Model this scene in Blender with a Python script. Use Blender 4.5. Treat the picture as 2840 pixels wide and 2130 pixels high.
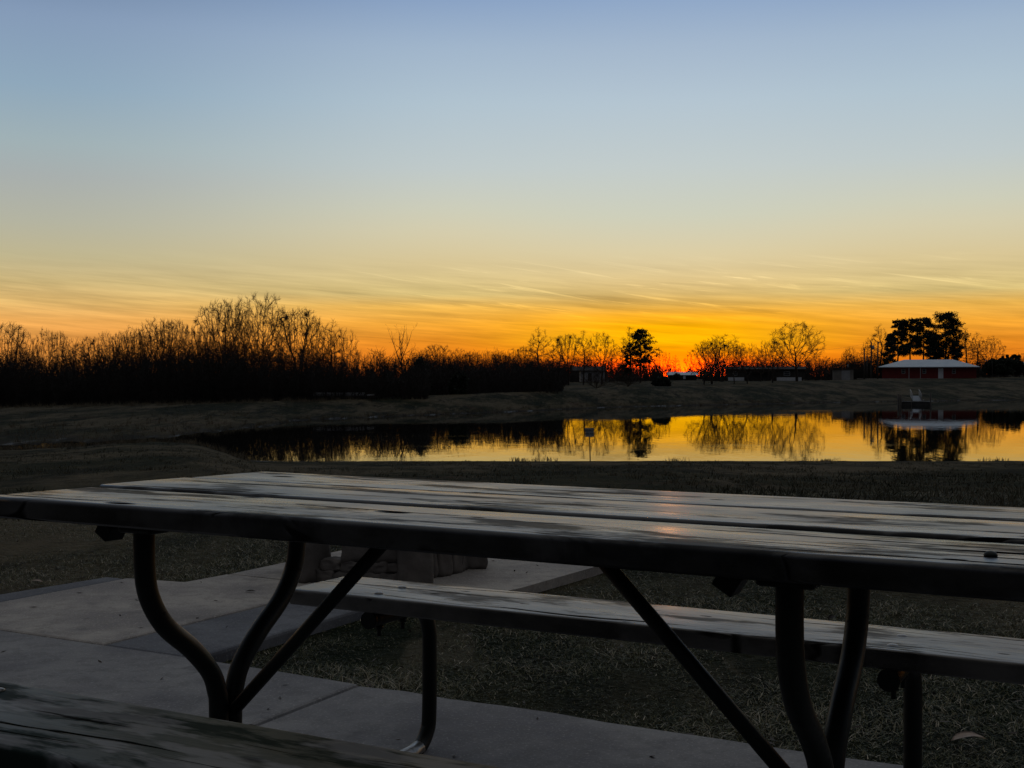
import bpy, bmesh, math, random
import numpy as np
from mathutils import Vector, Matrix
for o in list(bpy.data.objects): bpy.data.objects.remove(o)
SC = bpy.context.scene
COL = SC.collection
RAD = math.radians

# ------------------------------------------------------------------ camera
F = 3300.0            # focal length in photo pixels (photo 2840 x 2130)
CZ = 0.973            # eye height above the slab
HY = 1048.0           # horizon row in the photo
ZW = -2.33            # pond level
cam_d = bpy.data.cameras.new("camera")
cam_d.sensor_width = 36.0
cam_d.lens = 36.0 * F / 2840.0
cam_d.clip_start = 0.05
cam_d.clip_end = 12000
cam = bpy.data.objects.new("camera", cam_d)
COL.objects.link(cam)
cam.location = (0, 0, CZ)
cam.rotation_euler = (RAD(90) - math.atan((1065 - HY) / F), 0, 0)
SC.camera = cam

# ------------------------------------------------------------------ colour + exposure
SC.view_settings.view_transform = 'Standard'
SC.view_settings.look = 'None'
SC.view_settings.exposure = 0
SC.view_settings.gamma = 1
SC.render.engine = 'CYCLES'
SC.cycles.max_bounces = 6
SC.cycles.sample_clamp_indirect = 4

def lin(c):
    r = []
    for v in c[:3]:
        v /= 255.0
        r.append(v / 12.92 if v <= 0.04045 else ((v + 0.055) / 1.055) ** 2.4)
    return (r[0], r[1], r[2], 1.0)

# ------------------------------------------------------------------ node helper
class NT:
    def __init__(s, tree): s.t = tree; s.n = tree.nodes; s.l = tree.links
    def new(s, typ, **kw):
        n = s.n.new(typ)
        for k, v in kw.items(): setattr(n, k, v)
        return n
    def link(s, a, b): s.l.new(a, b)
    def val(s, sock, v):
        if hasattr(v, 'is_linked'): s.link(v, sock)
        else: sock.default_value = v
    def math(s, op, a, b=None, c=None, clamp=False):
        n = s.new('ShaderNodeMath', operation=op, use_clamp=clamp)
        s.val(n.inputs[0], a)
        if b is not None: s.val(n.inputs[1], b)
        if c is not None: s.val(n.inputs[2], c)
        return n.outputs[0]
    def mix(s, f, a, b, mode='MIX'):
        n = s.new('ShaderNodeMix', data_type='RGBA', blend_type=mode)
        s.val(n.inputs[0], f); s.val(n.inputs[6], a); s.val(n.inputs[7], b)
        return n.outputs[2]
    def ramp(s, f, stops, interp='LINEAR'):
        n = s.new('ShaderNodeValToRGB')
        n.color_ramp.interpolation = interp
        e = n.color_ramp.elements
        while len(e) > 1: e.remove(e[-1])
        e[0].position = stops[0][0]; e[0].color = stops[0][1]
        for p, c in stops[1:]:
            x = e.new(p); x.color = c
        s.val(n.inputs[0], f)
        return n.outputs[0]
    def noise(s, vec, scale, detail=2, rough=.5, dist=0.0):
        n = s.new('ShaderNodeTexNoise')
        if vec is not None: s.link(vec, n.inputs['Vector'])
        n.inputs['Scale'].default_value = scale; n.inputs['Detail'].default_value = detail
        n.inputs['Roughness'].default_value = rough; n.inputs['Distortion'].default_value = dist
        return n.outputs['Fac']
    def smooth(s, x, a, b, c=0.0, d=1.0):
        n = s.new('ShaderNodeMapRange', interpolation_type='SMOOTHSTEP')
        s.val(n.inputs[0], x); n.inputs[1].default_value = a; n.inputs[2].default_value = b
        n.inputs[3].default_value = c; n.inputs[4].default_value = d
        return n.outputs[0]
    def mapping(s, vec, scale=(1, 1, 1), rot=(0, 0, 0), loc=(0, 0, 0)):
        n = s.new('ShaderNodeMapping')
        s.link(vec, n.inputs[0])
        n.inputs[1].default_value = loc; n.inputs[2].default_value = rot; n.inputs[3].default_value = scale
        return n.outputs[0]

# ------------------------------------------------------------------ dusk sky
SUN_AZ = math.degrees(math.atan((1862 - 1420) / F))     # to the right of straight ahead
SUN_EL = 0.6
world = bpy.data.worlds.new("World")
SC.world = world
world.use_nodes = True
W = NT(world.node_tree)
W.n.clear()
tc = W.new('ShaderNodeTexCoord')
nv = W.new('ShaderNodeVectorMath', operation='NORMALIZE')
W.link(tc.outputs['Generated'], nv.inputs[0])
sp = W.new('ShaderNodeSeparateXYZ')
W.link(nv.outputs[0], sp.inputs[0])
el = W.math('MULTIPLY', W.math('ARCSINE', sp.outputs[2]), 57.29578)
az = W.math('SUBTRACT', W.math('MULTIPLY', W.math('ARCTAN2', sp.outputs[0], sp.outputs[1]), 57.29578), SUN_AZ)
elp = W.math('MAXIMUM', el, 0.0)
pos = W.math('SQRT', W.math('DIVIDE', elp, 90.0))
def P(e): return math.sqrt(max(e, 0) / 90.0)
SUNR = [(0, (225, 58, 4)), (.6, (246, 104, 4)), (1.2, (254, 152, 0)), (1.8, (255, 182, 4)), (2.5, (255, 178, 6)), (3, (247, 175, 38)),
        (3.5, (226, 179, 85)), (4, (212, 181, 112)), (5, (219, 198, 146)), (6, (217, 205, 166)), (7.7, (204, 207, 188)), (10, (193, 204, 204)),
        (13, (179, 197, 210)), (15.5, (163, 183, 205)), (17.6, (142, 167, 200)), (25, (132, 145, 164)), (42, (130, 133, 138)), (90, (136, 133, 128))]
MIDR = [(0, (205, 76, 12)), (1, (226, 122, 22)), (1.8, (232, 142, 34)), (2.6, (238, 164, 52)), (3.4, (231, 178, 80)), (4, (212, 188, 122)),
        (5.5, (216, 198, 150)), (7, (212, 205, 174)), (8, (205, 206, 186)), (10, (191, 202, 203)), (13, (176, 195, 208)), (15.5, (161, 182, 204)),
        (17.6, (138, 163, 197)), (25, (128, 141, 160)), (42, (128, 131, 136)), (90, (136, 133, 128))]
FARR = [(0, (200, 120, 52)), (1.5, (226, 146, 64)), (2.6, (232, 168, 88)), (3.4, (222, 181, 110)), (4.3, (204, 180, 124)), (5.5, (192, 182, 144)),
        (7, (180, 180, 162)), (9, (168, 175, 174)), (10.5, (160, 177, 182)), (12.9, (143, 168, 188)), (15.9, (133, 155, 184)), (17.6, (116, 139, 170)),
        (25, (112, 126, 146)), (42, (120, 124, 130)), (90, (136, 133, 128))]
EASTR = [(0, (30, 31, 36)), (8, (38, 40, 47)), (20, (54, 58, 67)), (40, (92, 95, 101)), (65, (122, 122, 121)), (90, (136, 133, 128))]
cs, cm, cf, ce = [W.ramp(pos, [(P(e), lin(c)) for e, c in R]) for R in (SUNR, MIDR, FARR, EASTR)]
aaz = W.math('ABSOLUTE', az)
base = W.mix(W.smooth(aaz, 1.0, 12.0), cs, cm)
far_f = W.math('MAXIMUM', W.smooth(az, -9.0, -30.0), W.smooth(az, 13.0, 34.0, 0, .8))
base = W.mix(far_f, base, cf)
base = W.mix(W.smooth(aaz, 36.0, 92.0), base, ce)
# thin cirrus lit from below, in bands that dip a little to the right
cb = W.new('ShaderNodeCombineXYZ')
W.link(W.math('MULTIPLY', az, .045), cb.inputs[0])
W.link(W.math('ADD', W.math('MULTIPLY', el, 1.0), W.math('MULTIPLY', az, .075)), cb.inputs[1])
wv = W.mapping(cb.outputs[0], (1, 1, 1))
n1 = W.noise(wv, 1.6, 6, .62, .35)
n2 = W.noise(W.mapping(cb.outputs[0], (1.5, 1.25, 1), loc=(4.3, 2.1, 0)), 3.6, 5, .6, .3)
cb2 = W.new('ShaderNodeCombineXYZ')
W.link(W.math('MULTIPLY', az, .10), cb2.inputs[0])
W.link(W.math('ADD', W.math('MULTIPLY', el, 2.2), W.math('MULTIPLY', az, .34)), cb2.inputs[1])
n3 = W.noise(cb2.outputs[0], 1.9, 5, .6, .8)
band = W.math('MULTIPLY', W.smooth(el, .2, 1.6), W.smooth(el, 6.2, 3.2))
wisp = W.math('MULTIPLY', W.smooth(n3, .54, .74), W.math('MULTIPLY', W.smooth(el, 2.2, 3.4), W.smooth(el, 6.0, 4.3)))
wisp = W.math('MULTIPLY', wisp, W.smooth(aaz, 20, 6, .15, 1))
lightm = W.math('MULTIPLY', W.math('SUBTRACT', W.math('ADD', W.math('MULTIPLY', n1, .6), W.math('MULTIPLY', n2, .4)), .5), band)
gain = W.math('ADD', 1.0, W.math('ADD', W.math('MULTIPLY', lightm, 1.8), W.math('MULTIPLY', wisp, .42)))
# the glow just over the sunken sun, brighter than the film can hold
gz_ = W.math('ADD', W.math('POWER', W.math('DIVIDE', az, 3.6), 2.0), W.math('POWER', W.math('DIVIDE', W.math('SUBTRACT', el, .15), .55), 2.0))
glow = W.math('POWER', 2.71828, W.math('MULTIPLY', gz_, -1.0))
cg = W.new('ShaderNodeCombineXYZ'); W.link(W.math('MULTIPLY', glow, 9.0), cg.inputs[0]); W.link(W.math('MULTIPLY', glow, .42), cg.inputs[1])
gadd = W.new('ShaderNodeVectorMath', operation='ADD'); W.link(base, gadd.inputs[0]); W.link(cg.outputs[0], gadd.inputs[1])
base = gadd.outputs[0]
sky = W.new('ShaderNodeVectorMath', operation='SCALE')
W.link(base, sky.inputs[0]); W.link(gain, sky.inputs['Scale'])
below = W.smooth(el, -.3, -3.0, 1.0, .04)
sky3 = W.new('ShaderNodeVectorMath', operation='SCALE')
W.link(sky.outputs[0], sky3.inputs[0]); W.link(below, sky3.inputs['Scale'])
bg1 = W.new('ShaderNodeBackground'); W.link(sky3.outputs[0], bg1.inputs[0]); bg1.inputs[1].default_value = 1.05
nish = W.new('ShaderNodeTexSky', sky_type='NISHITA')
nish.sun_disc = False
nish.sun_elevation = RAD(SUN_EL); nish.sun_rotation = RAD(SUN_AZ)
bg2 = W.new('ShaderNodeBackground'); W.link(nish.outputs[0], bg2.inputs[0]); bg2.inputs[1].default_value = .05
addw = W.new('ShaderNodeMixShader'); addw.inputs[0].default_value = .06
wo = W.new('ShaderNodeOutputWorld')
W.link(bg1.outputs[0], addw.inputs[1]); W.link(bg2.outputs[0], addw.inputs[2]); W.link(addw.outputs[0], wo.inputs[0])

sun_d = bpy.data.lights.new("sun", 'SUN')
sun_d.energy = .012; sun_d.angle = RAD(.8); sun_d.color = (1.0, .36, .10)
sun = bpy.data.objects.new("sun", sun_d); COL.objects.link(sun)
sdir = Vector((math.sin(RAD(SUN_AZ)) * math.cos(RAD(SUN_EL)), math.cos(RAD(SUN_AZ)) * math.cos(RAD(SUN_EL)), math.sin(RAD(SUN_EL))))
sun.rotation_euler = (-sdir).to_track_quat('-Z', 'Y').to_euler()
sun.location = sdir * 50

# ------------------------------------------------------------------ materials
def mat(name):
    m = bpy.data.materials.new(name); m.use_nodes = True
    t = NT(m.node_tree)
    b = t.n['Principled BSDF']
    return m, t, b
def objvec(t):
    return t.new('ShaderNodeTexCoord').outputs['Object']
def posvec(t):
    return t.new('ShaderNodeNewGeometry').outputs['Position']
def bump(t, b, h, strength=.3, dist=.01):
    n = t.new('ShaderNodeBump'); n.inputs['Strength'].default_value = strength; n.inputs['Distance'].default_value = dist
    t.link(h, n.inputs['Height']); t.link(n.outputs[0], b.inputs['Normal'])
def simple(name, c1, c2, scale=5, rough=.7, bstr=.2, metal=0, spec=.5, detail=4):
    m, t, b = mat(name)
    v = objvec(t)
    f = t.smooth(t.noise(v, scale, detail, .6), .3, .7)
    t.link(t.mix(f, (*c1, 1), (*c2, 1)), b.inputs['Base Color'])
    b.inputs['Roughness'].default_value = rough; b.inputs['Metallic'].default_value = metal
    b.inputs['Specular IOR Level'].default_value = spec
    if bstr: bump(t, b, t.noise(v, scale * 6, 3), bstr, .01)
    return m
M = {}
# worn, painted plank: long grain, cracks, knots
def plank(name, dark, light, rlo, rhi, seed, lo=.45, hi=.78, gw=.65, bw_=.55):
    m, t, b = mat(name)
    v = objvec(t)
    oi = t.new('ShaderNodeObjectInfo').outputs['Random']
    off = t.new('ShaderNodeCombineXYZ'); t.link(t.math('MULTIPLY', oi, 9.7), off.inputs[0]); t.link(t.math('MULTIPLY', oi, 5.3), off.inputs[1])
    va = t.new('ShaderNodeVectorMath', operation='ADD'); t.link(v, va.inputs[0]); t.link(off.outputs[0], va.inputs[1])
    v = va.outputs[0]
    warp = t.noise(t.mapping(v, (1.2, 4, 1)), 1.5, 3)
    cw = t.new('ShaderNodeCombineXYZ'); t.link(t.math('MULTIPLY', t.math('SUBTRACT', warp, .5), .10), cw.inputs[1])
    vw = t.new('ShaderNodeVectorMath', operation='ADD'); t.link(v, vw.inputs[0]); t.link(cw.outputs[0], vw.inputs[1])
    g1 = t.noise(t.mapping(vw.outputs[0], (1.0, 17, 4), loc=(seed, seed, 0)), 2.2, 6, .65)
    g2 = t.noise(t.mapping(vw.outputs[0], (2.2, 110, 4)), 2.0, 3, .6)
    blotch = t.noise(t.mapping(v, (1.6, 5.0, 1), loc=(seed * 2, 0, 0)), 1.9, 5, .6)
    crack = t.smooth(t.noise(t.mapping(vw.outputs[0], (.55, 21, 1), loc=(0, seed, 0)), 2.4, 4, .6), .395, .362)
    vor = t.new('ShaderNodeTexVoronoi'); t.link(t.mapping(v, (3.0, 7.5, .01), loc=(.3, seed, 0)), vor.inputs['Vector']); vor.inputs['Scale'].default_value = 1.0
    vor2 = t.new('ShaderNodeTexVoronoi'); t.link(t.mapping(v, (5.5, 17, .01), loc=(.7, seed * 1.3, 0)), vor2.inputs['Vector']); vor2.inputs['Scale'].default_value = 1.0
    knot = t.math('MAXIMUM', t.smooth(vor.outputs['Distance'], .13, .05), t.math('MULTIPLY', t.smooth(vor2.outputs['Distance'], .10, .06), t.smooth(blotch, .45, .55)))
    f = t.math('ADD', t.math('MULTIPLY', g1, gw), t.math('MULTIPLY', blotch, bw_))
    c = t.mix(t.smooth(f, lo, hi), (*dark, 1), (*light, 1))
    c = t.mix(t.math('MULTIPLY', t.math('MAXIMUM', crack, knot), .85), c, (.008, .007, .006, 1))
    t.link(c, b.inputs['Base Color'])
    rr = t.smooth(t.math('ADD', t.math('MULTIPLY', blotch, .6), t.math('MULTIPLY', g1, .5)), .38, .72, rlo, rhi)
    rr = t.math('ADD', rr, t.math('MULTIPLY', t.math('MAXIMUM', crack, knot), .3), clamp=True)
    t.link(rr, b.inputs['Roughness'])
    stain = t.noise(t.mapping(vw.outputs[0], (1.2, 5.0, 1), loc=(seed, 2 * seed, 0)), 2.1, 6, .68)
    sp_ = t.math('MULTIPLY', t.smooth(stain, .39, .50, .22, 1.0), t.smooth(t.math('ADD', t.math('MULTIPLY', g1, .75), t.math('MULTIPLY', g2, .25)), .40, .53, .72, 1.0))
    sp_ = t.math('MULTIPLY', sp_, t.math('SUBTRACT', 1.0, t.math('MAXIMUM', crack, knot)))
    b.inputs['Specular IOR Level'].default_value = 1.0
    h = t.math('SUBTRACT', t.math('ADD', t.math('MULTIPLY', g1, .6), t.math('MULTIPLY', g2, .4)), t.math('MULTIPLY', t.math('MAXIMUM', crack, knot), .9))
    bump(t, b, h, .7, .0016)
    dk = t.new('ShaderNodeBsdfDiffuse'); t.link(c, dk.inputs[0])
    mxs = t.new('ShaderNodeMixShader'); t.link(t.math('MULTIPLY', sp_, 1.06, clamp=True), mxs.inputs[0]); t.link(dk.outputs[0], mxs.inputs[1]); t.link(b.outputs[0], mxs.inputs[2])
    t.link(mxs.outputs[0], t.n['Material Output'].inputs[0])
    return m
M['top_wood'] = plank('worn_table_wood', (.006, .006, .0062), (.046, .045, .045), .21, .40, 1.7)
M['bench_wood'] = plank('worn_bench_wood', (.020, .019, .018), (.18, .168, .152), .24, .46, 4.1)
M['near_wood'] = plank('damp_bench_wood', (.009, .020, .017), (.165, .17, .178), .42, .62, 7.7, .60, .68, .25, .95)
m, t, b = mat('dark_green_painted_steel')
v = objvec(t)
c = t.mix(t.noise(v, 9, 4, .6), (.0035, .006, .0045, 1), (.007, .011, .008, 1))
scf = t.smooth(t.noise(v, 26, 5, .7), .62, .68)
c = t.mix(t.math('MULTIPLY', scf, .5), c, (.03, .018, .012, 1))
t.link(c, b.inputs['Base Color']); t.link(t.math('ADD', t.smooth(t.noise(v, 14, 4, .6), .3, .7, .42, .60), t.math('MULTIPLY', scf, .3)), b.inputs['Roughness'])
b.inputs['Specular IOR Level'].default_value = .35
bump(t, b, t.math('ADD', t.noise(v, 60, 3), scf), .2, .002)
M['frame'] = m
M['bolt'] = simple('dull_zinc_bolt', (.18, .18, .18), (.32, .31, .30), 60, .35, .1, .8)

# lawn: dormant, tan with darker green patches
m, t, b = mat('dormant_lawn')
v = posvec(t)
big = t.noise(v, .09, 4, .6)
mid = t.noise(t.mapping(v, (1, .6, 1)), .8, 5, .65)
fine = t.noise(v, 9, 4, .7)
strk = t.noise(t.mapping(v, (.22, .07, 1)), 1.0, 6, .68)
strk2 = t.noise(t.mapping(v, (.9, .22, 1), loc=(3, 7, 0)), 1.0, 6, .7)
c = t.mix(t.smooth(strk, .42, .57), (.010, .015, .007, 1), (.115, .094, .062, 1))
c = t.mix(t.math('MULTIPLY', t.smooth(mid, .38, .66), .6), c, (.050, .046, .024, 1))
c = t.mix(t.math('MULTIPLY', t.smooth(strk2, .50, .64), .85), c, (.011, .013, .009, 1))
c = t.mix(t.math('MULTIPLY', t.smooth(t.noise(t.mapping(v, (2.2, .5, 1), loc=(9, 1, 0)), 1.0, 5, .7), .56, .68), .6), c, (.13, .11, .075, 1))
c = t.mix(t.math('MULTIPLY', t.smooth(fine, .50, .72), .6), c, (.010, .010, .007, 1))
red = t.smooth(t.noise(v, .33, 3), .60, .72)
c = t.mix(t.math('MULTIPLY', red, .35), c, (.085, .045, .030, 1))
# bare wet mud in the low ground beside the water
sz = t.new('ShaderNodeSeparateXYZ'); t.link(v, sz.inputs[0])
mud = t.math('MULTIPLY', t.smooth(t.math('ADD', sz.outputs[2], t.math('MULTIPLY', mid, .5)), ZW + .50, ZW + .20), 1.0)
c = t.mix(mud, c, (.020, .018, .015, 1))
t.link(c, b.inputs['Base Color'])
wet = t.math('MULTIPLY', t.smooth(sz.outputs[2], ZW + .10, ZW + .05), t.smooth(strk2, .50, .62))
t.link(t.math('SUBTRACT', .95, t.math('MULTIPLY', wet, .4)), b.inputs['Roughness'])
t.link(t.math('ADD', .05, t.math('MULTIPLY', wet, .22)), b.inputs['Specular IOR Level'])
bump(t, b, t.math('ADD', fine, t.math('ADD', t.math('MULTIPLY', strk2, 2.0), t.math('MULTIPLY', mid, 2.0))), 1.0, .09)
M['lawn'] = m
# grass blades: tint per blade
m, t, b = mat('dry_grass_blade')
at = t.new('ShaderNodeAttribute'); at.attribute_name = 'tint'
c = t.ramp(at.outputs['Fac'], [(0, (.026, .038, .010, 1)), (.35, (.082, .090, .030, 1)), (.7, (.20, .175, .10, 1)), (1, (.55, .48, .36, 1))])
t.link(c, b.inputs['Base Color']); b.inputs['Roughness'].default_value = .55
b.inputs['Specular IOR Level'].default_value = .3
M['blade'] = m
# concrete
def concrete(name, tone, soft=1.0):
    m, t, b = mat(name)
    v = posvec(t)
    n = t.noise(v, 1.7, 6, .65); n2_ = t.noise(v, 95, 4, .75); n3_ = t.noise(t.mapping(v, (1, 1, 1)), 14, 4, .6)
    c = t.mix(t.smooth(n, .34, .66), (tone[0] * .54, tone[1] * .54, tone[2] * .59, 1), (*tone, 1))
    c = t.mix(t.math('MULTIPLY', t.smooth(n3_, .48, .62), .5), c, (tone[0] * .55, tone[1] * .55, tone[2] * .56, 1))
    c = t.mix(t.math('MULTIPLY', t.smooth(n2_, .53, .66), .40), c, (tone[0] * 1.9, tone[1] * 1.9, tone[2] * 1.85, 1))
    blot = t.smooth(t.noise(t.mapping(v, (1, 1, 1), loc=(5, 3, 0)), 3.1, 6, .7), .56, .66)
    c = t.mix(t.math('MULTIPLY', blot, .6), c, (tone[0] * .42, tone[1] * .42, tone[2] * .45, 1))
    t.link(c, b.inputs['Base Color']); b.inputs['Roughness'].default_value = .82
    b.inputs['Specular IOR Level'].default_value = .3
    bump(t, b, t.math('ADD', n2_, n3_), .35, .004)
    return m
M['conc'] = concrete('grey_broomed_concrete', (.275, .268, .265))
M['conc_light'] = concrete('pale_walkway_concrete', (.43, .39, .345))
M['conc_dark'] = concrete('dark_blue_grey_concrete', (.17, .175, .19))  # darker, bluer concrete tone for the strips along both sides of the walkway
# water
m, t, b = mat('pond_water')
v = posvec(t)
h1 = t.noise(t.mapping(v, (1.6, .55, 1)), 1.0, 3, .55)
h2 = t.noise(t.mapping(v, (.12, .05, 1)), 1.0, 2, .5)
t.n.remove(b)
bz = t.smooth(t.noise(t.mapping(v, (.05, .16, 1), loc=(2, 5, 0)), 1.0, 4, .6), .56, .64)
gl = t.new('ShaderNodeBsdfGlossy'); t.link(t.math('ADD', .012, t.math('MULTIPLY', bz, .035)), gl.inputs['Roughness']); gl.inputs['Color'].default_value = (1, 1, 1, 1)
df = t.new('ShaderNodeBsdfDiffuse'); df.inputs['Color'].default_value = (.006, .007, .006, 1)
bn = t.new('ShaderNodeBump'); bn.inputs['Strength'].default_value = 1; bn.inputs['Distance'].default_value = .0032
t.link(t.math('ADD', h1, t.math('MULTIPLY', h2, 1.5)), bn.inputs['Height']); t.link(bn.outputs[0], gl.inputs['Normal'])
lw = t.new('ShaderNodeFresnel'); lw.inputs['IOR'].default_value = 3.6
mx = t.new('ShaderNodeMixShader'); t.link(lw.outputs[0], mx.inputs[0]); t.link(df.outputs[0], mx.inputs[1]); t.link(gl.outputs[0], mx.inputs[2])
t.link(mx.outputs[0], t.n['Material Output'].inputs[0])
M['water'] = m
M['bark'] = simple('grey_brown_bark', (.030, .022, .017), (.055, .042, .033), 3, .9, 0)
M['twig'] = simple('bare_twigs', (.034, .022, .015), (.060, .038, .026), .6, .9, 0)
M['needle'] = simple('dark_pine_needles', (.010, .016, .008), (.022, .030, .013), .8, .8, 0)
M['cedar'] = simple('dark_evergreen_leaves', (.008, .014, .008), (.018, .028, .014), .8, .8, 0)
M['brush'] = simple('winter_undergrowth', (.014, .011, .010), (.026, .020, .017), .3, .95, 0)
M['blade_far'] = simple('olive_and_straw_tufts', (.022, .026, .012), (.11, .092, .058), .5, .9, 0)
M['dry_tuft'] = simple('dry_grass_tufts', (.08, .065, .04), (.16, .13, .085), 1.2, .9, 0)
M['stone'] = simple('brown_field_stone', (.065, .058, .052), (.16, .14, .125), 4, .85, .6)
M['mortar'] = simple('dark_mortar', (.018, .016, .015), (.03, .027, .025), 20, .95, .3)
M['red_wall'] = simple('dark_red_boards', (.15, .014, .014), (.20, .020, .018), 1.5, .8, .2)
M['metal_roof'] = simple('pale_blue_metal_roof', (.50, .60, .70), (.62, .70, .78), .4, .45, .1)
M['white'] = simple('white_paint', (.62, .64, .68), (.75, .76, .78), 3, .5, .05)
M['white_dim'] = simple('weathered_white_siding', (.30, .30, .31), (.42, .42, .43), 1.2, .7, .1)
M['tan_wall'] = simple('tan_panel_wall', (.20, .18, .16), (.27, .25, .22), 1, .8, .1)
M['dark_wall'] = simple('dark_brown_wall', (.03, .025, .022), (.05, .042, .036), 1, .85, .1)
M['dark_roof'] = simple('dark_shingle_roof', (.02, .016, .015), (.035, .028, .026), 2, .85, .2)
M['rust_roof'] = simple('dark_rusty_roof', (.04, .016, .012), (.06, .026, .02), 2, .7, .2)
M['glass'] = simple('dusky_window_glass', (.03, .035, .04), (.05, .055, .06), 2, .08, 0)
M['pole'] = simple('weathered_pole_wood', (.055, .047, .042), (.09, .08, .072), 2, .9, .2)
M['alu'] = simple('bare_aluminium', (.20, .205, .22), (.30, .305, .32), 5, .45, .05, .3)
M['dock_wood'] = simple('dark_dock_timber', (.02, .019, .018), (.04, .038, .036), 3, .8, .2)
M['sign'] = simple('grey_white_sign_face', (.26, .29, .33), (.32, .35, .39), 4, .45, .05)
M['black'] = simple('black_sign_paint', (.008, .008, .009), (.012, .012, .012), 5, .5, 0)
M['leaf'] = simple('pale_dead_leaf', (.62, .50, .42), (.78, .66, .56), 40, .55, .2)
M['leaf_dark'] = simple('dark_dead_leaf', (.03, .02, .015), (.06, .04, .025), 40, .7, .2)
M['wire'] = simple('black_cable', (.012, .012, .012), (.02, .02, .02), 3, .6, 0)

# ------------------------------------------------------------------ mesh helpers
def tag(o, label=None, cat=None, group=None, kind=None):
    if label: o['label'] = label
    if cat: o['category'] = cat
    if group: o['group'] = group
    if kind: o['kind'] = kind
    return o
def empty(name, loc=(0, 0, 0), rz=0.0):
    o = bpy.data.objects.new(name, None); COL.objects.link(o)
    o.location = loc; o.rotation_euler = (0, 0, rz); o.empty_display_size = .2
    return o
def link(name, me, m, parent=None, loc=None):
    if m is not None and not me.materials: me.materials.append(m)
    o = bpy.data.objects.new(name, me); COL.objects.link(o)
    if parent: o.parent = parent
    if loc is not None: o.location = loc
    return o
def np_mesh(name, verts, faces, smooth=False):
    """faces: (n,k) int array, all with k corners"""
    me = bpy.data.meshes.new(name)
    verts = np.asarray(verts, np.float32); faces = np.asarray(faces, np.int32)
    n, k = faces.shape
    me.vertices.add(len(verts)); me.vertices.foreach_set('co', verts.ravel())
    me.loops.add(n * k); me.loops.foreach_set('vertex_index', faces.ravel())
    me.polygons.add(n)
    me.polygons.foreach_set('loop_start', np.arange(0, n * k, k, dtype=np.int32))
    me.polygons.foreach_set('loop_total', np.full(n, k, np.int32))
    if smooth: me.polygons.foreach_set('use_smooth', np.ones(n, bool))
    me.update(); me.validate()
    return me
def sticks(P0, P1, R0, R1, sides=3):
    """tapered prisms, vectorised -> verts, faces"""
    P0 = np.asarray(P0, float); P1 = np.asarray(P1, float); R0 = np.asarray(R0, float); R1 = np.asarray(R1, float)
    d = P1 - P0; L = np.linalg.norm(d, axis=1, keepdims=True); L[L == 0] = 1; d = d / L
    a = np.where(np.abs(d[:, 2:3]) > .9, np.array([[1., 0, 0]]), np.array([[0, 0, 1.]]))
    u = np.cross(d, a); u /= np.linalg.norm(u, axis=1, keepdims=True); w = np.cross(d, u)
    n = len(P0); V = np.zeros((n, sides * 2, 3))
    for k in range(sides):
        th = 2 * math.pi * k / sides
        off = u * math.cos(th) + w * math.sin(th)
        V[:, k] = P0 + off * R0[:, None]; V[:, sides + k] = P1 + off * R1[:, None]
    b = (np.arange(n) * sides * 2)[:, None]
    Fs = []
    for k in range(sides):
        k2 = (k + 1) % sides
        Fs.append(np.stack([b[:, 0] + k, b[:, 0] + k2, b[:, 0] + sides + k2, b[:, 0] + sides + k], 1))
    return V.reshape(-1, 3), np.concatenate(Fs)
def leaves(C, size, rng, elong=1.6):
    """small random quads centred on C"""
    n = len(C)
    a = rng.normal(size=(n, 3)); a /= np.linalg.norm(a, axis=1, keepdims=True)
    b = rng.normal(size=(n, 3)); b -= a * (a * b).sum(1, keepdims=True); b /= np.linalg.norm(b, axis=1, keepdims=True)
    s = (size * rng.uniform(.6, 1.4, n))[:, None]
    a = a * s * elong; b = b * s
    V = np.stack([C - a, C + b * .6, C + a, C - b * .6], 1).reshape(-1, 3)
    i = (np.arange(n) * 4)[:, None]
    return V, np.concatenate([i, i + 1, i + 2, i + 3], 1)
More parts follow.
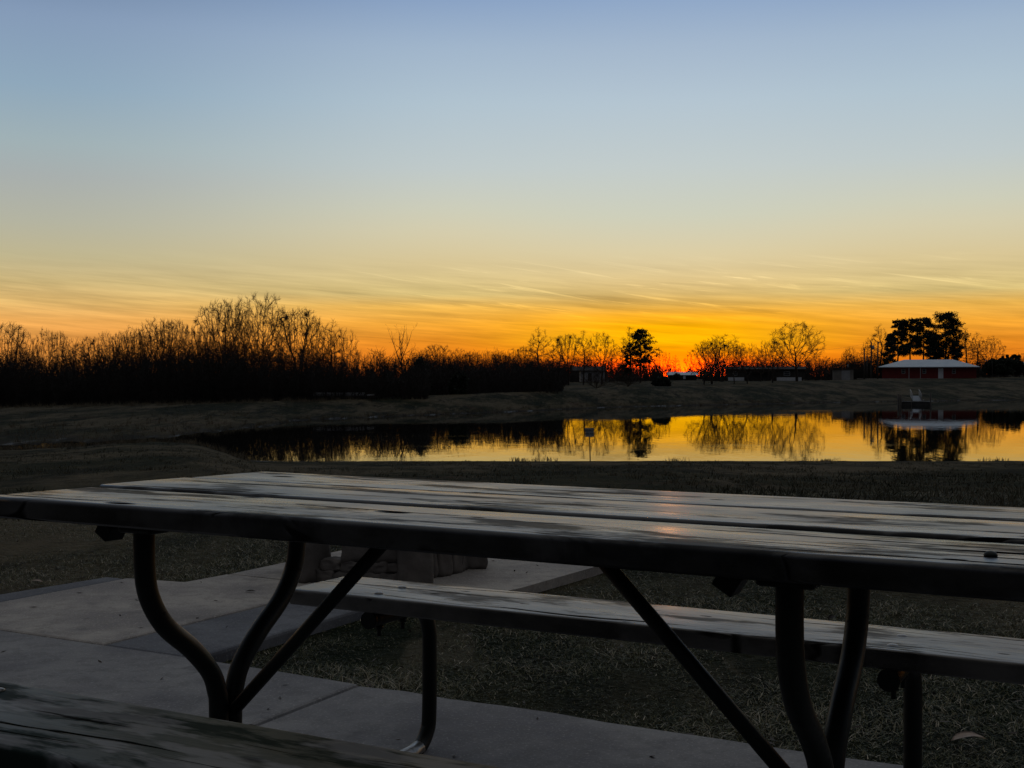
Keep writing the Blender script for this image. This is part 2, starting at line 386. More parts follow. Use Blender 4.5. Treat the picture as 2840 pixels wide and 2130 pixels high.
class MB:
    def __init__(s): s.bm = bmesh.new()
    def box(s, c, size, rot=None, bev=0.0, seg=2):
        r = bmesh.ops.create_cube(s.bm, size=1.0)
        vs = r['verts']
        mt = Matrix.Translation(c) @ (rot.to_4x4() if rot else Matrix.Identity(4)) @ Matrix.Diagonal((*size, 1))
        bmesh.ops.transform(s.bm, matrix=mt, verts=vs)
        if bev:
            es = list({e for v in vs for e in v.link_edges})
            bmesh.ops.bevel(s.bm, geom=es, offset=bev, segments=seg, affect='EDGES', profile=.5)
        return s
    def tube(s, pts, r, sides=14, caps=True):
        pts = [Vector(p) for p in pts]; rs = r if isinstance(r, (list, tuple)) else [r] * len(pts)
        rings = []; ref = None
        for i, p in enumerate(pts):
            d = (pts[min(i + 1, len(pts) - 1)] - pts[max(i - 1, 0)]).normalized()
            if ref is None: ref = d.orthogonal().normalized()
            ref = (ref - d * ref.dot(d)).normalized(); w = d.cross(ref)
            rings.append([s.bm.verts.new(p + (ref * math.cos(2 * math.pi * k / sides) + w * math.sin(2 * math.pi * k / sides)) * rs[i]) for k in range(sides)])
        for a, b in zip(rings, rings[1:]):
            for k in range(sides):
                f = s.bm.faces.new((a[k], a[(k + 1) % sides], b[(k + 1) % sides], b[k])); f.smooth = True
        if caps:
            s.bm.faces.new(rings[0][::-1]); s.bm.faces.new(rings[-1])
        return s
    def poly(s, pts):
        s.bm.faces.new([s.bm.verts.new(p) for p in pts]); return s
    def prism(s, pts, z0, z1):
        a = [s.bm.verts.new((x, y, z0)) for x, y in pts]; b = [s.bm.verts.new((x, y, z1)) for x, y in pts]
        n = len(pts)
        s.bm.faces.new(a[::-1]); s.bm.faces.new(b)
        for k in range(n): s.bm.faces.new((a[k], a[(k + 1) % n], b[(k + 1) % n], b[k]))
        return s
    def build(s, name, m, parent=None, loc=None):
        bmesh.ops.recalc_face_normals(s.bm, faces=s.bm.faces)
        me = bpy.data.meshes.new(name); s.bm.to_mesh(me); s.bm.free()
        return link(name, me, m, parent, loc)
def smooth_path(ctrl, n=8):
    """Catmull-Rom through control points"""
    P_ = [Vector(c) for c in ctrl]; P_ = [P_[0] * 2 - P_[1]] + P_ + [P_[-1] * 2 - P_[-2]]
    out = []
    for i in range(1, len(P_) - 2):
        p0, p1, p2, p3 = P_[i - 1:i + 3]
        for k in range(n):
            q = k / n
            out.append(.5 * ((2 * p1) + (p2 - p0) * q + (2 * p0 - 5 * p1 + 4 * p2 - p3) * q * q + (3 * p1 - p0 - 3 * p2 + p3) * q ** 3))
    out.append(P_[-2])
    return out

# ------------------------------------------------------------------ terrain
rs = np.random.RandomState(7)
GN = rs.rand(256, 256)
def vnoise(x, y):
    x = np.asarray(x, float); y = np.asarray(y, float)
    xi = np.floor(x).astype(int); yi = np.floor(y).astype(int); fx = x - xi; fy = y - yi
    fx = fx * fx * (3 - 2 * fx); fy = fy * fy * (3 - 2 * fy)
    g = lambda a, b: GN[a % 256, b % 256]
    return (g(xi, yi) * (1 - fx) + g(xi + 1, yi) * fx) * (1 - fy) + (g(xi, yi + 1) * (1 - fx) + g(xi + 1, yi + 1) * fx) * fy - .5
def fbm(x, y, o=4):
    s = 0; a = 1.0
    for k in range(o):
        s = s + a * vnoise(x * 2 ** k + 17 * k, y * 2 ** k + 31 * k); a *= .5
    return s
NEAR = ([-1500, -400, 0, 150, 325, 430, 500, 540, 575, 635, 690, 760, 4500], [1254, 1252, 1249, 1243, 1228, 1225, 1226, 1232, 1241, 1258, 1276, 1279, 1279])
FARS = ([-1500, -400, 0, 325, 430, 508, 560, 704, 825, 1144, 1700, 2270, 2840, 4500], [1241, 1239, 1235, 1221, 1216, 1207, 1202, 1187, 1166, 1153, 1129, 1117, 1109, 1096])
CRST = [(-1500, 1140, 108), (0, 1131, 106), (400, 1122, 106), (640, 1118, 108), (825, 1113, 112), (1150, 1098, 122), (1400, 1088, 132), (1561, 1083, 142),
        (1704, 1075, 152), (1944, 1071, 168), (2200, 1063, 190), (2400, 1052, 225), (2500, 1050, 238), (2700, 1048.5, 240), (2840, 1046, 245), (4500, 1042, 260)]
Z320 = ([-1500, 900, 1300, 1650, 1900, 2250, 2550, 2700, 2840, 4500], [-2.2, -1.6, -.8, .05, .15, .25, .95, 1.5, 2.2, 3.0])
def D_of(y): return (CZ - ZW) * F / (np.asarray(y, float) - HY)
def terr(x, y):
    x = np.atleast_1d(np.asarray(x, float)); y = np.atleast_1d(np.asarray(y, float))
    ys = np.maximum(y, 1.0)
    px = np.clip(1420 + F * x / np.maximum(y, 6.0), -1490, 4490)
    dn = D_of(np.interp(px, *NEAR)) + np.clip(fbm(px / 60, px * 0 + 3.3, 4), -.8, .8) * np.interp(px, [0, 500, 700, 800], [1.6, 1.6, .8, .35])
    dfr = D_of(np.interp(px, *FARS)) + fbm(px / 35, px * 0 + 9.1, 4) * np.interp(px, [0, 500, 900, 1700], [2.2, 3.4, 2.5, 2.5])
    dfr = np.maximum(dfr, dn + .7)
    cp = [c[0] for c in CRST]
    dc = np.maximum(np.interp(px, cp, [c[2] for c in CRST]), dfr + 8)
    zc = CZ - (np.interp(px, cp, [c[1] for c in CRST]) - HY) / F * dc
    z3 = np.interp(px, *Z320)
    bed = ZW - np.minimum(1.2, .18 * (dfr - dn))
    xs = [np.full_like(ys, -100.), np.full_like(ys, 7.5), np.full_like(ys, 12.), dn, .5 * (dn + dfr), dfr, dfr + .12 * (dc - dfr), dfr + .6 * (dc - dfr), dc, dc + 25, np.maximum(dc + 60, 320), np.full_like(ys, 1200.), np.full_like(ys, 9000.)]
    lip = zc - ZW
    zs = [np.full_like(ys, -.035), np.full_like(ys, -.05), np.full_like(ys, -.24), np.full_like(ys, ZW), bed, np.full_like(ys, ZW), ZW + .22 * lip, ZW + .78 * lip, zc, zc - .35 + .35 * (px > 1700), z3, z3 + 2.0, z3 + 5.0]
    z = np.full_like(ys, zs[-1])
    for k in range(len(xs) - 1):
        msk = (ys >= xs[k]) & (ys < xs[k + 1])
        tt = (ys - xs[k]) / np.maximum(xs[k + 1] - xs[k], 1e-6)
        z = np.where(msk, zs[k] + (zs[k + 1] - zs[k]) * tt, z)
    amp = np.interp(y, [3, 9, 25, 60, 200], [.0, .02, .07, .10, .18])
    land = np.clip(np.abs(z - ZW) / .35, 0, 1)
    z = z + amp * fbm(x / np.interp(y, [5, 60, 200], [1.2, 3, 7]), y / np.interp(y, [5, 60, 200], [1.2, 3, 7]), 3) * land
    return z
def tz(x, y): return float(terr(x, y)[0])
def at(px, D): return ((px - 1420) / F * D, D)
ss = np.concatenate([np.linspace(-4, -.62, 40)[:-1], np.linspace(-.62, .62, 360), np.linspace(.62, 4, 40)[1:]])
dd = np.concatenate([np.linspace(-45, 2, 14)[:-1], np.linspace(2, 12, 40)[:-1], np.geomspace(12, 44, 46)[:-1], np.linspace(44, 78, 95)[:-1], np.linspace(78, 185, 130)[:-1], np.geomspace(185, 7000, 70)])
gy, gs = np.meshgrid(dd, ss, indexing='ij')
gx = gs * np.maximum(gy + 6, 14.0)
gz = terr(gx.ravel(), gy.ravel()).reshape(gx.shape)
nr, nc = gx.shape
idx = np.arange(nr * nc).reshape(nr, nc)
me = np_mesh('ground', np.stack([gx, gy, gz], 2).reshape(-1, 3), np.stack([idx[:-1, :-1], idx[:-1, 1:], idx[1:, 1:], idx[1:, :-1]], 2).reshape(-1, 4), True)
tag(link('ground', me, M['lawn']), kind='structure')
# pond water: a level sheet that the banks rise through
wx = [(-260, 40), (260, 40), (420, 260), (-260, 260)]
mb = MB()
mb.poly([(-95, 44, ZW), (90, 44, ZW), (150, 200, ZW), (-30, 200, ZW), (-60, 92, ZW)])
tag(mb.build('water', M['water']), kind='structure')

# ------------------------------------------------------------------ concrete: table slab, walkway and pad
YAW = -.488
Ux, Uy = math.cos(YAW), math.sin(YAW); Vx, Vy = -Uy, Ux
def uv(u, v): return (u * Ux + v * Vx, u * Uy + v * Vy)
def slab(name, m, pts, z1=0.0, z0=-.13, bev=.012):
    mb = MB(); mb.prism([uv(*p) for p in pts], z0, z1)
    es = [e for e in mb.bm.edges if all(abs(v.co.z - z1) < 1e-6 for v in e.verts)]
    bmesh.ops.bevel(mb.bm, geom=es, offset=bev, segments=2, affect='EDGES', profile=.5)
    return tag(mb.build(name, m), kind='structure')
rr = random.Random(5)
def edge(u0, u1, v, n, a):
    return [(u0 + (u1 - u0) * k / n, v + rr.uniform(-a, a)) for k in range(n + 1)]
slab('pavement', M['conc'], [(-6.5, .2), (-2.206, .2), (-2.206, 3.115), (-2.6, 3.118), (-2.92, 3.122), (-6.5, 3.122)])
slab('pavement_bay', M['conc'], [(-2.194, .2), (3.6, .2)] + edge(3.6, -2.194, 3.095, 34, .010))
slab('path', M['conc_light'], [(-4.40, 3.138), (-3.36, 3.138), (-3.32, 4.55), (-4.02, 4.55), (-4.02, 4.26), (-4.37, 4.235)])
slab('path_edge', M['conc_dark'], [(-3.355, 3.138), (-2.92, 3.138), (-2.92, 4.42), (-3.315, 4.55)], -.003)
slab('path_shoulder', M['conc_dark'], [(-4.62, 3.138), (-4.405, 3.138), (-4.375, 4.232), (-4.50, 4.228)], -.004)
slab('pad', M['conc_light'], [(-4.02, 4.558), (-3.32, 4.556), (-2.9, 4.43), (-2.62, 4.60), (-2.55, 4.9), (-2.50, 5.6), (-2.5, 7.6), (-4.0, 7.6)], -.002)

# ------------------------------------------------------------------ picnic table
TH, TT, TW, TL = .754, .039, .787, 1.92
BW, BG = .2538, .0128
UL, UR = .234, 1.459
VB, HB = .893, .457          # far bench near edge, bench top height
table = empty('picnic_table', (-.981, 2.197, 0), YAW)
table.rotation_euler = (-.015, 0, YAW)
tag(table, 'worn wooden picnic table with attached benches on a dark green steel pipe frame', 'picnic table')
def plank_part(name, m, v0, u0, u1, ztop, seed, w=BW, th=TT):
    rg = random.Random(seed)
    mb = MB()
    n = 24; prof = []
    b_ = .0055
    for (vv, zz) in [(b_, 0), (b_ * 1.5, .0002), (w * .5, .0004), (w - b_ * 1.5, .0002), (w - b_, 0), (w - b_ * .3, -b_ * .3), (w, -b_), (w, -b_ * 1.5), (w, -th + .004), (w - .004, -th), (.004, -th), (0, -th + .004), (0, -b_ * 1.5), (0, -b_), (b_ * .3, -b_ * .3)]:
        prof.append((vv, zz))
    rings = []
    for k in range(n + 1):
        u = u0 + (u1 - u0) * k / n
        if k == 0 or k == n: u += 0
        dz = .0010 * math.sin(k * .16 + seed)
        dv = .0008 * math.sin(k * .21 + seed * 2)
        rings.append([mb.bm.verts.new((u, v0 + vv + dv, ztop + zz + dz)) for vv, zz in prof])
    q = len(prof)
    for a, c in zip(rings, rings[1:]):
        for k in range(q):
            f = mb.bm.faces.new((a[k], a[(k + 1) % q], c[(k + 1) % q], c[k])); f.smooth = k not in (8, 9, 10, 11)
    mb.bm.faces.new(rings[0]); mb.bm.faces.new(rings[-1][::-1])
    o = mb.build(name, m, table)
    return o
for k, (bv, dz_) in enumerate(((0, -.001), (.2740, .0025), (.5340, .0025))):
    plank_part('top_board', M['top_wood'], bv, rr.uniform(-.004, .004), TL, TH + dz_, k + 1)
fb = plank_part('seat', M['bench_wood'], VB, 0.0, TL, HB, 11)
nb = plank_part('seat', M['near_wood'], TW - VB - BW, -.02, TL, HB, 17)
R = .0197
for u in (UL, UR):
    # wishbone arms, then one pipe on each side down to the ground runner
    arm = [(.163, TH - TT), (.165, .62), (.178, .560), (.219, .500), (.293, .441), (.345, .388), (.366, .345), (.373, .29), (.373, .045)]
    MB().tube(smooth_path([(u, v, z) for v, z in arm]), R).build('arm', M['frame'], table)
    MB().tube(smooth_path([(u, .788 - v, z) for v, z in arm]), R).build('arm', M['frame'], table)
    for sgn in (1, -1):
        c = lambda v: v if sgn > 0 else TW - v
        leg = [(.905, .397), (1.04, .397), (1.11, .392), (1.158, .370), (1.180, .325), (1.184, .26), (1.184, .10), (1.172, .058), (1.140, .030), (1.09, .022), (.90, .021), (.394, .021)]
        lo = MB().tube(smooth_path([(u, c(v), z) for v, z in leg], 6), R).build('leg', M['frame'], table)
        cap = MB().tube([(u, c(.900), .397), (u, c(.9115), .397)], R + .0022).build('end_cap', M['frame'], lo)
        MB().tube([(u, c(1.135), .0275), (u, c(1.10), .0222), (u, c(1.0), .0212), (u, c(.95), .0211)], R + .0006).build('worn_foot', M['bolt'], lo)
        for vv in (.945, 1.05):
            MB().tube([(u + .002, c(vv), .380), (u + .002, c(vv), .352)], .0052, 8).tube([(u + .002, c(vv), .378), (u + .002, c(vv), .370)], .0105, 6).build('bolt', M['frame'], lo)
    # cleat plate under the boards, on top of each arm
    for v in (.163, .625):
        mb = MB()
        mb.box((u, v, TH - TT - .004), (.165, .075, .010), bev=.002)
        mb.box((u, v, TH - TT - .018), (.085, .055, .026), bev=.006)
        rt = Matrix.Rotation(.55, 4, 'Y')
        mb.box((u - .085, v, TH - TT - .030), (.034, .045, .030), rt, bev=.002)
        mb.tube([(u - .086, v, TH - TT - .004), (u - .093, v, TH - TT - .034)], .006, 8)
        mb.build('cleat', M['frame'], table)
    sgn = 1 if u == UL else -1
    mb = MB()
    a = Vector((u + sgn * .022, TW / 2, .30)); e = Vector((u + sgn * .432, TW / 2, TH - TT - .004))
    if sgn < 0: a = Vector((u - .02, TW / 2, .30)); e = Vector((u - .432, TW / 2, TH - TT - .004))
    mb.tube([a, a + (e - a) * .5, e], .0135, 12)
    mb.build('brace', M['frame'], table)
    MB().tube([(u - sgn * .0, TW / 2, .262), (u + sgn * .052, TW / 2, .262)], .006, 8).build('bolt', M['frame'], table)
# carriage bolts and knots on the boards
def dome(mb, c, r, h):
    r_ = bmesh.ops.create_uvsphere(mb.bm, u_segments=14, v_segments=8, radius=1)
    bmesh.ops.transform(mb.bm, matrix=Matrix.Translation(c) @ Matrix.Diagonal((r, r, h, 1)), verts=r_['verts'])
    for f in {f for v in r_['verts'] for f in v.link_faces}: f.smooth = True
for u in (UL, UR):
    for v in (.945, 1.05):
        mb = MB(); dome(mb, (u, v, HB), .0115, .004); mb.build('bolt_head', M['bolt'], fb)
        mb = MB(); dome(mb, (u, TW - v, HB), .0115, .004); mb.build('bolt_head', M['bolt'], nb)
mb = MB(); dome(mb, (1.729, .094, TH), .0085, .0055); mb.build('bolt_head', M['frame'], table)
for u, v in ((.32, .60), (.62, .755), (1.05, .70), (1.12, .745), (.80, .33)):
    mb = MB(); dome(mb, (u, v, TH - .0008), .0045, .0022); mb.build('nail_head', M['frame'], table)

# ------------------------------------------------------------------ fire pit of field stones behind the far bench
px0, py0 = -.62, 6.10
pit = empty('fire_pit', (px0, py0, -.002))
tag(pit, 'low ring of brown field stones standing on the concrete pad behind the far bench', 'fire pit')
rg = random.Random(3)
def stone(name, ang, r, w, d, h, z, parent=pit):
    mb = MB()
    g = bmesh.ops.create_cube(mb.bm, size=1)
    bmesh.ops.subdivide_edges(mb.bm, edges=mb.bm.edges[:], cuts=3, use_grid_fill=True)
    for v in mb.bm.verts:
        q = v.co.copy()
        s_ = 1 - .06 * (abs(q.z) * 2) ** 4 - .05 * (abs(q.x) * 2) ** 4 * (abs(q.y) * 2) ** 4
        v.co = Vector((q.x * s_ * w, q.y * s_ * d, q.z * h)) + Vector((rg.uniform(-1, 1), rg.uniform(-1, 1), rg.uniform(-1, 1))) * .007
        v.co.x *= 1 - .07 * (q.z + .5)
    bmesh.ops.subdivide_edges(mb.bm, edges=mb.bm.edges[:], cuts=1, smooth=.35, use_grid_fill=True)
    for f in mb.bm.faces: f.smooth = True
    bmesh.ops.rotate(mb.bm, verts=mb.bm.verts, cent=(0, 0, 0), matrix=Matrix.Rotation(ang, 3, 'Z'))
    # ang measured so that 0 faces the camera
    return mb.build(name, M['stone'], parent, (r * math.sin(ang), -r * math.cos(ang), z + h / 2))
stone('corner_stone', RAD(-43), .52, .13, .17, .20, 0)
stone('corner_stone', RAD(-43), .52, .125, .16, .13, .202)
stone('corner_stone', RAD(17), .53, .165, .17, .205, 0)
stone('corner_stone', RAD(17), .53, .150, .15, .10, .207)
stone('corner_stone', RAD(17), .53, .15, .15, .07, .309)
for a, w in ((-31, .12), (-18, .13), (-5, .12), (5, .10)):
    stone('wall_stone', RAD(a), .47, w, .13, .058, 0)
    stone('wall_stone', RAD(a + 3), .47, w * .97, .12, .050, .060)
stone('wall_stone', RAD(-13), .47, .15, .12, .15, .112); stone('wall_stone', RAD(3), .47, .14, .12, .17, .112)
for a in (34, 49, 64, 79):
    stone('wall_stone', RAD(a), .33, .105, .13, .17, 0); stone('wall_stone', RAD(a + 6), .33, .105, .125, .155, .171)
stone('corner_stone', RAD(93), .42, .13, .15, .15, 0); stone('corner_stone', RAD(93), .42, .125, .14, .17, .152)
stone('corner_stone', RAD(115), .42, .13, .14, .15, 0); stone('corner_stone', RAD(115), .42, .125, .14, .17, .152)
for a in (-62, -80): stone('wall_stone', RAD(a), .45, .16, .14, .16, 0)

# ------------------------------------------------------------------ near grass blades (uncountable)
def grass_patch(n, seed, region, hmin, hmax, wmin, wmax):
    rng = np.random.RandomState(seed)
    x0, x1, y0, y1 = region
    # more blades close to the eye
    y = y0 * (y1 / y0) ** rng.rand(n); x = rng.uniform(-1, 1, n) * (.47 * y + .4) + .02 * y
    U_ = x * Ux + y * Uy; V_ = x * Vx + y * Vy
    onslab = (V_ < 3.10) & (U_ > -6.5)
    onslab |= (U_ > -4.62) & (U_ < -2.92) & (V_ < 4.5) & (V_ > 3.0) & ~((U_ < -4.05) & (V_ > 4.25))
    onslab |= (U_ > -4.02) & (U_ < -2.53) & (V_ > 4.5) & (V_ < 7.6) & ~((U_ > -2.62) & (V_ < 4.7))
    clump = fbm(x * 2.3, y * 2.3, 3) + .7 * fbm(x * .7 + 8, y * .7, 2)
    keep = ~onslab & (clump > -.85 + .4 * rng.rand(n))
    x, y, clump = x[keep], y[keep], clump[keep]; n = len(x)
    z = terr(x, y) - .004
    h = rng.uniform(hmin, hmax, n) * (1 + 1.1 * np.clip(clump, -.5, .6)); w = rng.uniform(wmin, wmax, n)
    th = rng.uniform(0, 2 * math.pi, n); lean = rng.uniform(.35, 1.6, n)
    dx, dy = np.cos(th), np.sin(th); sx, sy = -dy, dx
    tw = rng.normal(0, .7, n)
    V = np.zeros((n, 8, 3))
    lv = [0, .4, .75, 1.0]
    for k, q in enumerate(lv):
        out = h * lean * q ** 1.4; side = h * tw * q * q
        up = h * (q - .42 * lean * q * q); up = np.maximum(up, .002 + .15 * h * q)
        ww = w * (1 - .8 * q)
        cx = x + dx * out + sx * side * .5; cy = y + dy * out + sy * side * .5
        V[:, 2 * k] = np.stack([cx - sx * ww, cy - sy * ww, z + up], 1)
        V[:, 2 * k + 1] = np.stack([cx + sx * ww, cy + sy * ww, z + up], 1)
    b = np.arange(n) * 8
    Fs = np.concatenate([np.stack([b + 2 * k, b + 2 * k + 1, b + 2 * k + 3, b + 2 * k + 2], 1) for k in range(3)])
    me = np_mesh('grass', V.reshape(-1, 3), Fs, True)
    tint = np.clip(.36 + .34 * clump + rng.normal(0, .26, n), 0, 1)
    tint = np.where(rng.rand(n) < .06, np.clip(tint + .6, 0, 1), tint)
    a = me.attributes.new('tint', 'FLOAT', 'POINT'); a.data.foreach_set('value', np.repeat(tint, 8).astype(np.float32))
    return me
tag(link('grass', grass_patch(300000, 4, (0, 0, 2.7, 14), .010, .029, .0009, .0020), M['blade']), kind='stuff')

# a few leaves lying about
def leaf(px, D, ln, wd, rot, m, label, curl=.35, z=None):
    n = 9; V = []; 
    mb = MB(); rows = []
    for k in range(n):
        q = k / (n - 1); w = wd * math.sin(math.pi * min(1, q * .96 + .02)) ** .8
        xx = (q - .5) * ln; zz = curl * ln * (.5 - 2 * (q - .5) ** 2 * 1.0) * .5
        rows.append([mb.bm.verts.new((xx, s_ * w, zz + abs(s_) * w * .35)) for s_ in (-.5, -.25, 0, .25, .5)])
    for a, b in zip(rows, rows[1:]):
        for k in range(4): mb.bm.faces.new((a[k], b[k], b[k + 1], a[k + 1])).smooth = True
    bmesh.ops.solidify(mb.bm, geom=mb.bm.faces[:], thickness=.0012)
    x, y = at(px, D)
    o = mb.build('leaf', m, None, (x, y, (tz(x, y) + .022) if z is None else z))
    o.rotation_euler = (rr.uniform(-.1, .1), 0, rot)
    return tag(o, label, 'leaf')
leaf(2690, 3.28, .106, .044, .12, M['leaf'], 'large pale curled leaf lying on the grass right of the bench leg', .42)
leaf(2312, 4.92, .055, .035, .5, M['leaf_dark'], 'small dark curled leaf on the grass seen between the right table arms', .5)
leaf(100, 5.85, .075, .03, -.3, M['leaf'], 'small pale dry leaf in the grass left of the walkway', .2)
leaf(694, 5.40, .045, .022, .3, M['leaf_dark'], 'thin dark leaf scrap on the walkway beside the table arm', .1, .004)

rngl = np.random.RandomState(77)
yl = 2.6 * (7.5 / 2.6) ** rngl.rand(320); xl = rngl.uniform(-1, 1, 320) * .46 * yl
ul = xl * Ux + yl * Uy; vl = xl * Vx + yl * Vy
on = (vl < 3.1) | ((ul > -4.4) & (ul < -2.92) & (vl < 4.5)) | ((ul > -4.0) & (ul < -2.55) & (vl > 4.5))
kp = ~on | (rngl.rand(320) < .5)
zl = np.where(on, .003, terr(xl, yl) + .018)
LV, LF = leaves(np.stack([xl, yl, zl], 1)[kp], .0085, rngl, 1.9)
LV[:, 2] = np.repeat(zl[kp], 4) + (LV[:, 2] - np.repeat(zl[kp], 4)) * .35
tag(link('leaf_litter', np_mesh('leaf_litter', LV, LF), M['leaf_dark']), kind='stuff')

# ------------------------------------------------------------------ vegetation
def grow(seed, kind):
    """normalised bare tree, 1 unit tall: returns trunk sticks, crown sticks and the crown half-width"""
    rg = random.Random(seed)
    T_, C_ = [], []
    P_ = dict(vase=dict(bole=.22, nb=(8, 10), ang=(14, 44), up=.05, lr=.62),
              round=dict(bole=.22, nb=(24, 27), ang=(10, 78), up=.02, lr=.50),
              tall=dict(bole=.22, nb=(15, 18), ang=(18, 50), up=.08, lr=.36),
              spread=dict(bole=.14, nb=(9, 11), ang=(14, 60), up=.04, lr=.66),
              sparse=dict(bole=.30, nb=(6, 7), ang=(14, 34), up=.06, lr=.5),
              shrub=dict(bole=.02, nb=(9, 12), ang=(10, 58), up=.05, lr=.85))[kind]
    def branch(p, d, L, r, lev, out):
        nseg = [7, 6, 5, 4, 3][lev]
        pts = [p]; dirs = [d]
        jit = [.04, .075, .10, .12, .14][lev]
        q = p
        for k in range(nseg):
            d = (d + Vector((rg.gauss(0, jit), rg.gauss(0, jit), rg.gauss(0, jit) + P_['up'] * (.5 if lev else .2)))).normalized()
            q = q + d * (L / nseg); pts.append(q); dirs.append(d)
        rmin = .00055
        for k in range(nseg):
            ra = max(r * (1 - .8 * k / nseg), rmin); rb = max(r * (1 - .8 * (k + 1) / nseg), rmin)
            out.append((pts[k], pts[k + 1], ra, rb))
        return pts, dirs
    def child_dir(d, ang):
        o = d.orthogonal().normalized(); w = d.cross(o); th = rg.uniform(0, 2 * math.pi)
        s_ = o * math.cos(th) + w * math.sin(th)
        return (d * math.cos(ang) + s_ * math.sin(ang)).normalized()
    nk = {0: None, 1: (9, 11), 2: (7, 9), 3: (6, 8)}
    if kind == 'sparse': nk = {1: (4, 5), 2: (3, 4), 3: (2, 2)}
    def recurse(pts, dirs, L, r, lev):
        if lev >= 4: return
        n = rg.randint(*nk[lev])
        for k in range(n):
            q = .12 + .88 * (k + rg.random()) / n
            i = min(int(q * (len(pts) - 1)), len(pts) - 2); fr = q * (len(pts) - 1) - i
            p = pts[i].lerp(pts[i + 1], fr)
            d = child_dir(dirs[i], RAD(rg.uniform(18, 46)))
            l2 = L * rg.uniform(.38, .60) * (1.12 - .52 * q)
            r2 = max(r * (1 - .75 * q) * .60, .00055)
            a, b = branch(p, d, l2, r2, lev + 1, C_)
            recurse(a, b, l2, r2, lev + 1)
    up = Vector((rg.gauss(0, .04), rg.gauss(0, .04), 1)).normalized()
    tr = rg.uniform(.017, .021)
    tl = {'vase': .5, 'round': .62, 'tall': .93, 'spread': .35, 'sparse': .75, 'shrub': .05}[kind]
    if kind == 'shrub': tr *= .8
    pts, dirs = branch(Vector((0, 0, -.03)), up, tl, tr, 0, T_)
    n = rg.randint(*P_['nb'])
    for k in range(n):
        q = P_['bole'] / tl + (1 - P_['bole'] / tl) * (k + .5 * rg.random()) / n if tl > P_['bole'] else .5
        q = min(q, .99)
        i = min(int(q * (len(pts) - 1)), len(pts) - 2); p = pts[i].lerp(pts[i + 1], q * (len(pts) - 1) - i)
        fr = k / max(n - 1, 1)
        ang = P_['ang'][1] + (P_['ang'][0] - P_['ang'][1]) * fr
        th = k * 2.4 + rg.uniform(-.4, .4); a_ = RAD(ang + rg.uniform(-6, 6))
        d = Vector((math.cos(th) * math.sin(a_), math.sin(th) * math.sin(a_), math.cos(a_)))
        L = P_['lr'] * rg.uniform(.88, 1.06) * (1.0 - .42 * fr if kind in ('tall', 'round') else 1.0)
        if kind in ('vase', 'spread', 'shrub', 'sparse'): L = min(L, (1.02 - p.z) / max(math.cos(a_), .45) * rg.uniform(.78, 1.0))
        r0 = tr * (1 - .8 * q) * .75 + .003
        if kind in ('vase', 'spread', 'shrub'): r0 = tr * .62
        a, b = branch(p, d, L, r0, 1, C_)
        recurse(a, b, L, r0, 1)
    zmax = max(s_[1].z for s_ in C_ + T_)
    sc_ = 1.0 / zmax
    def pack(S, sides):
        A = np.array([s_[0] for s_ in S]) * sc_; B = np.array([s_[1] for s_ in S]) * sc_
        return sticks(A, B, np.array([s_[2] for s_ in S]), np.array([s_[3] for s_ in S]), sides)
    tips = np.array([s_[1] for s_ in C_]) * sc_
    hw = float(np.percentile(np.abs(tips[:, :2]), 86))
    tm = np_mesh('trunk', *pack(T_, 7), smooth=True); cm_ = np_mesh('crown', *pack(C_, 3))
    tm.materials.append(M['bark']); cm_.materials.append(M['twig'])
    return tm, cm_, hw
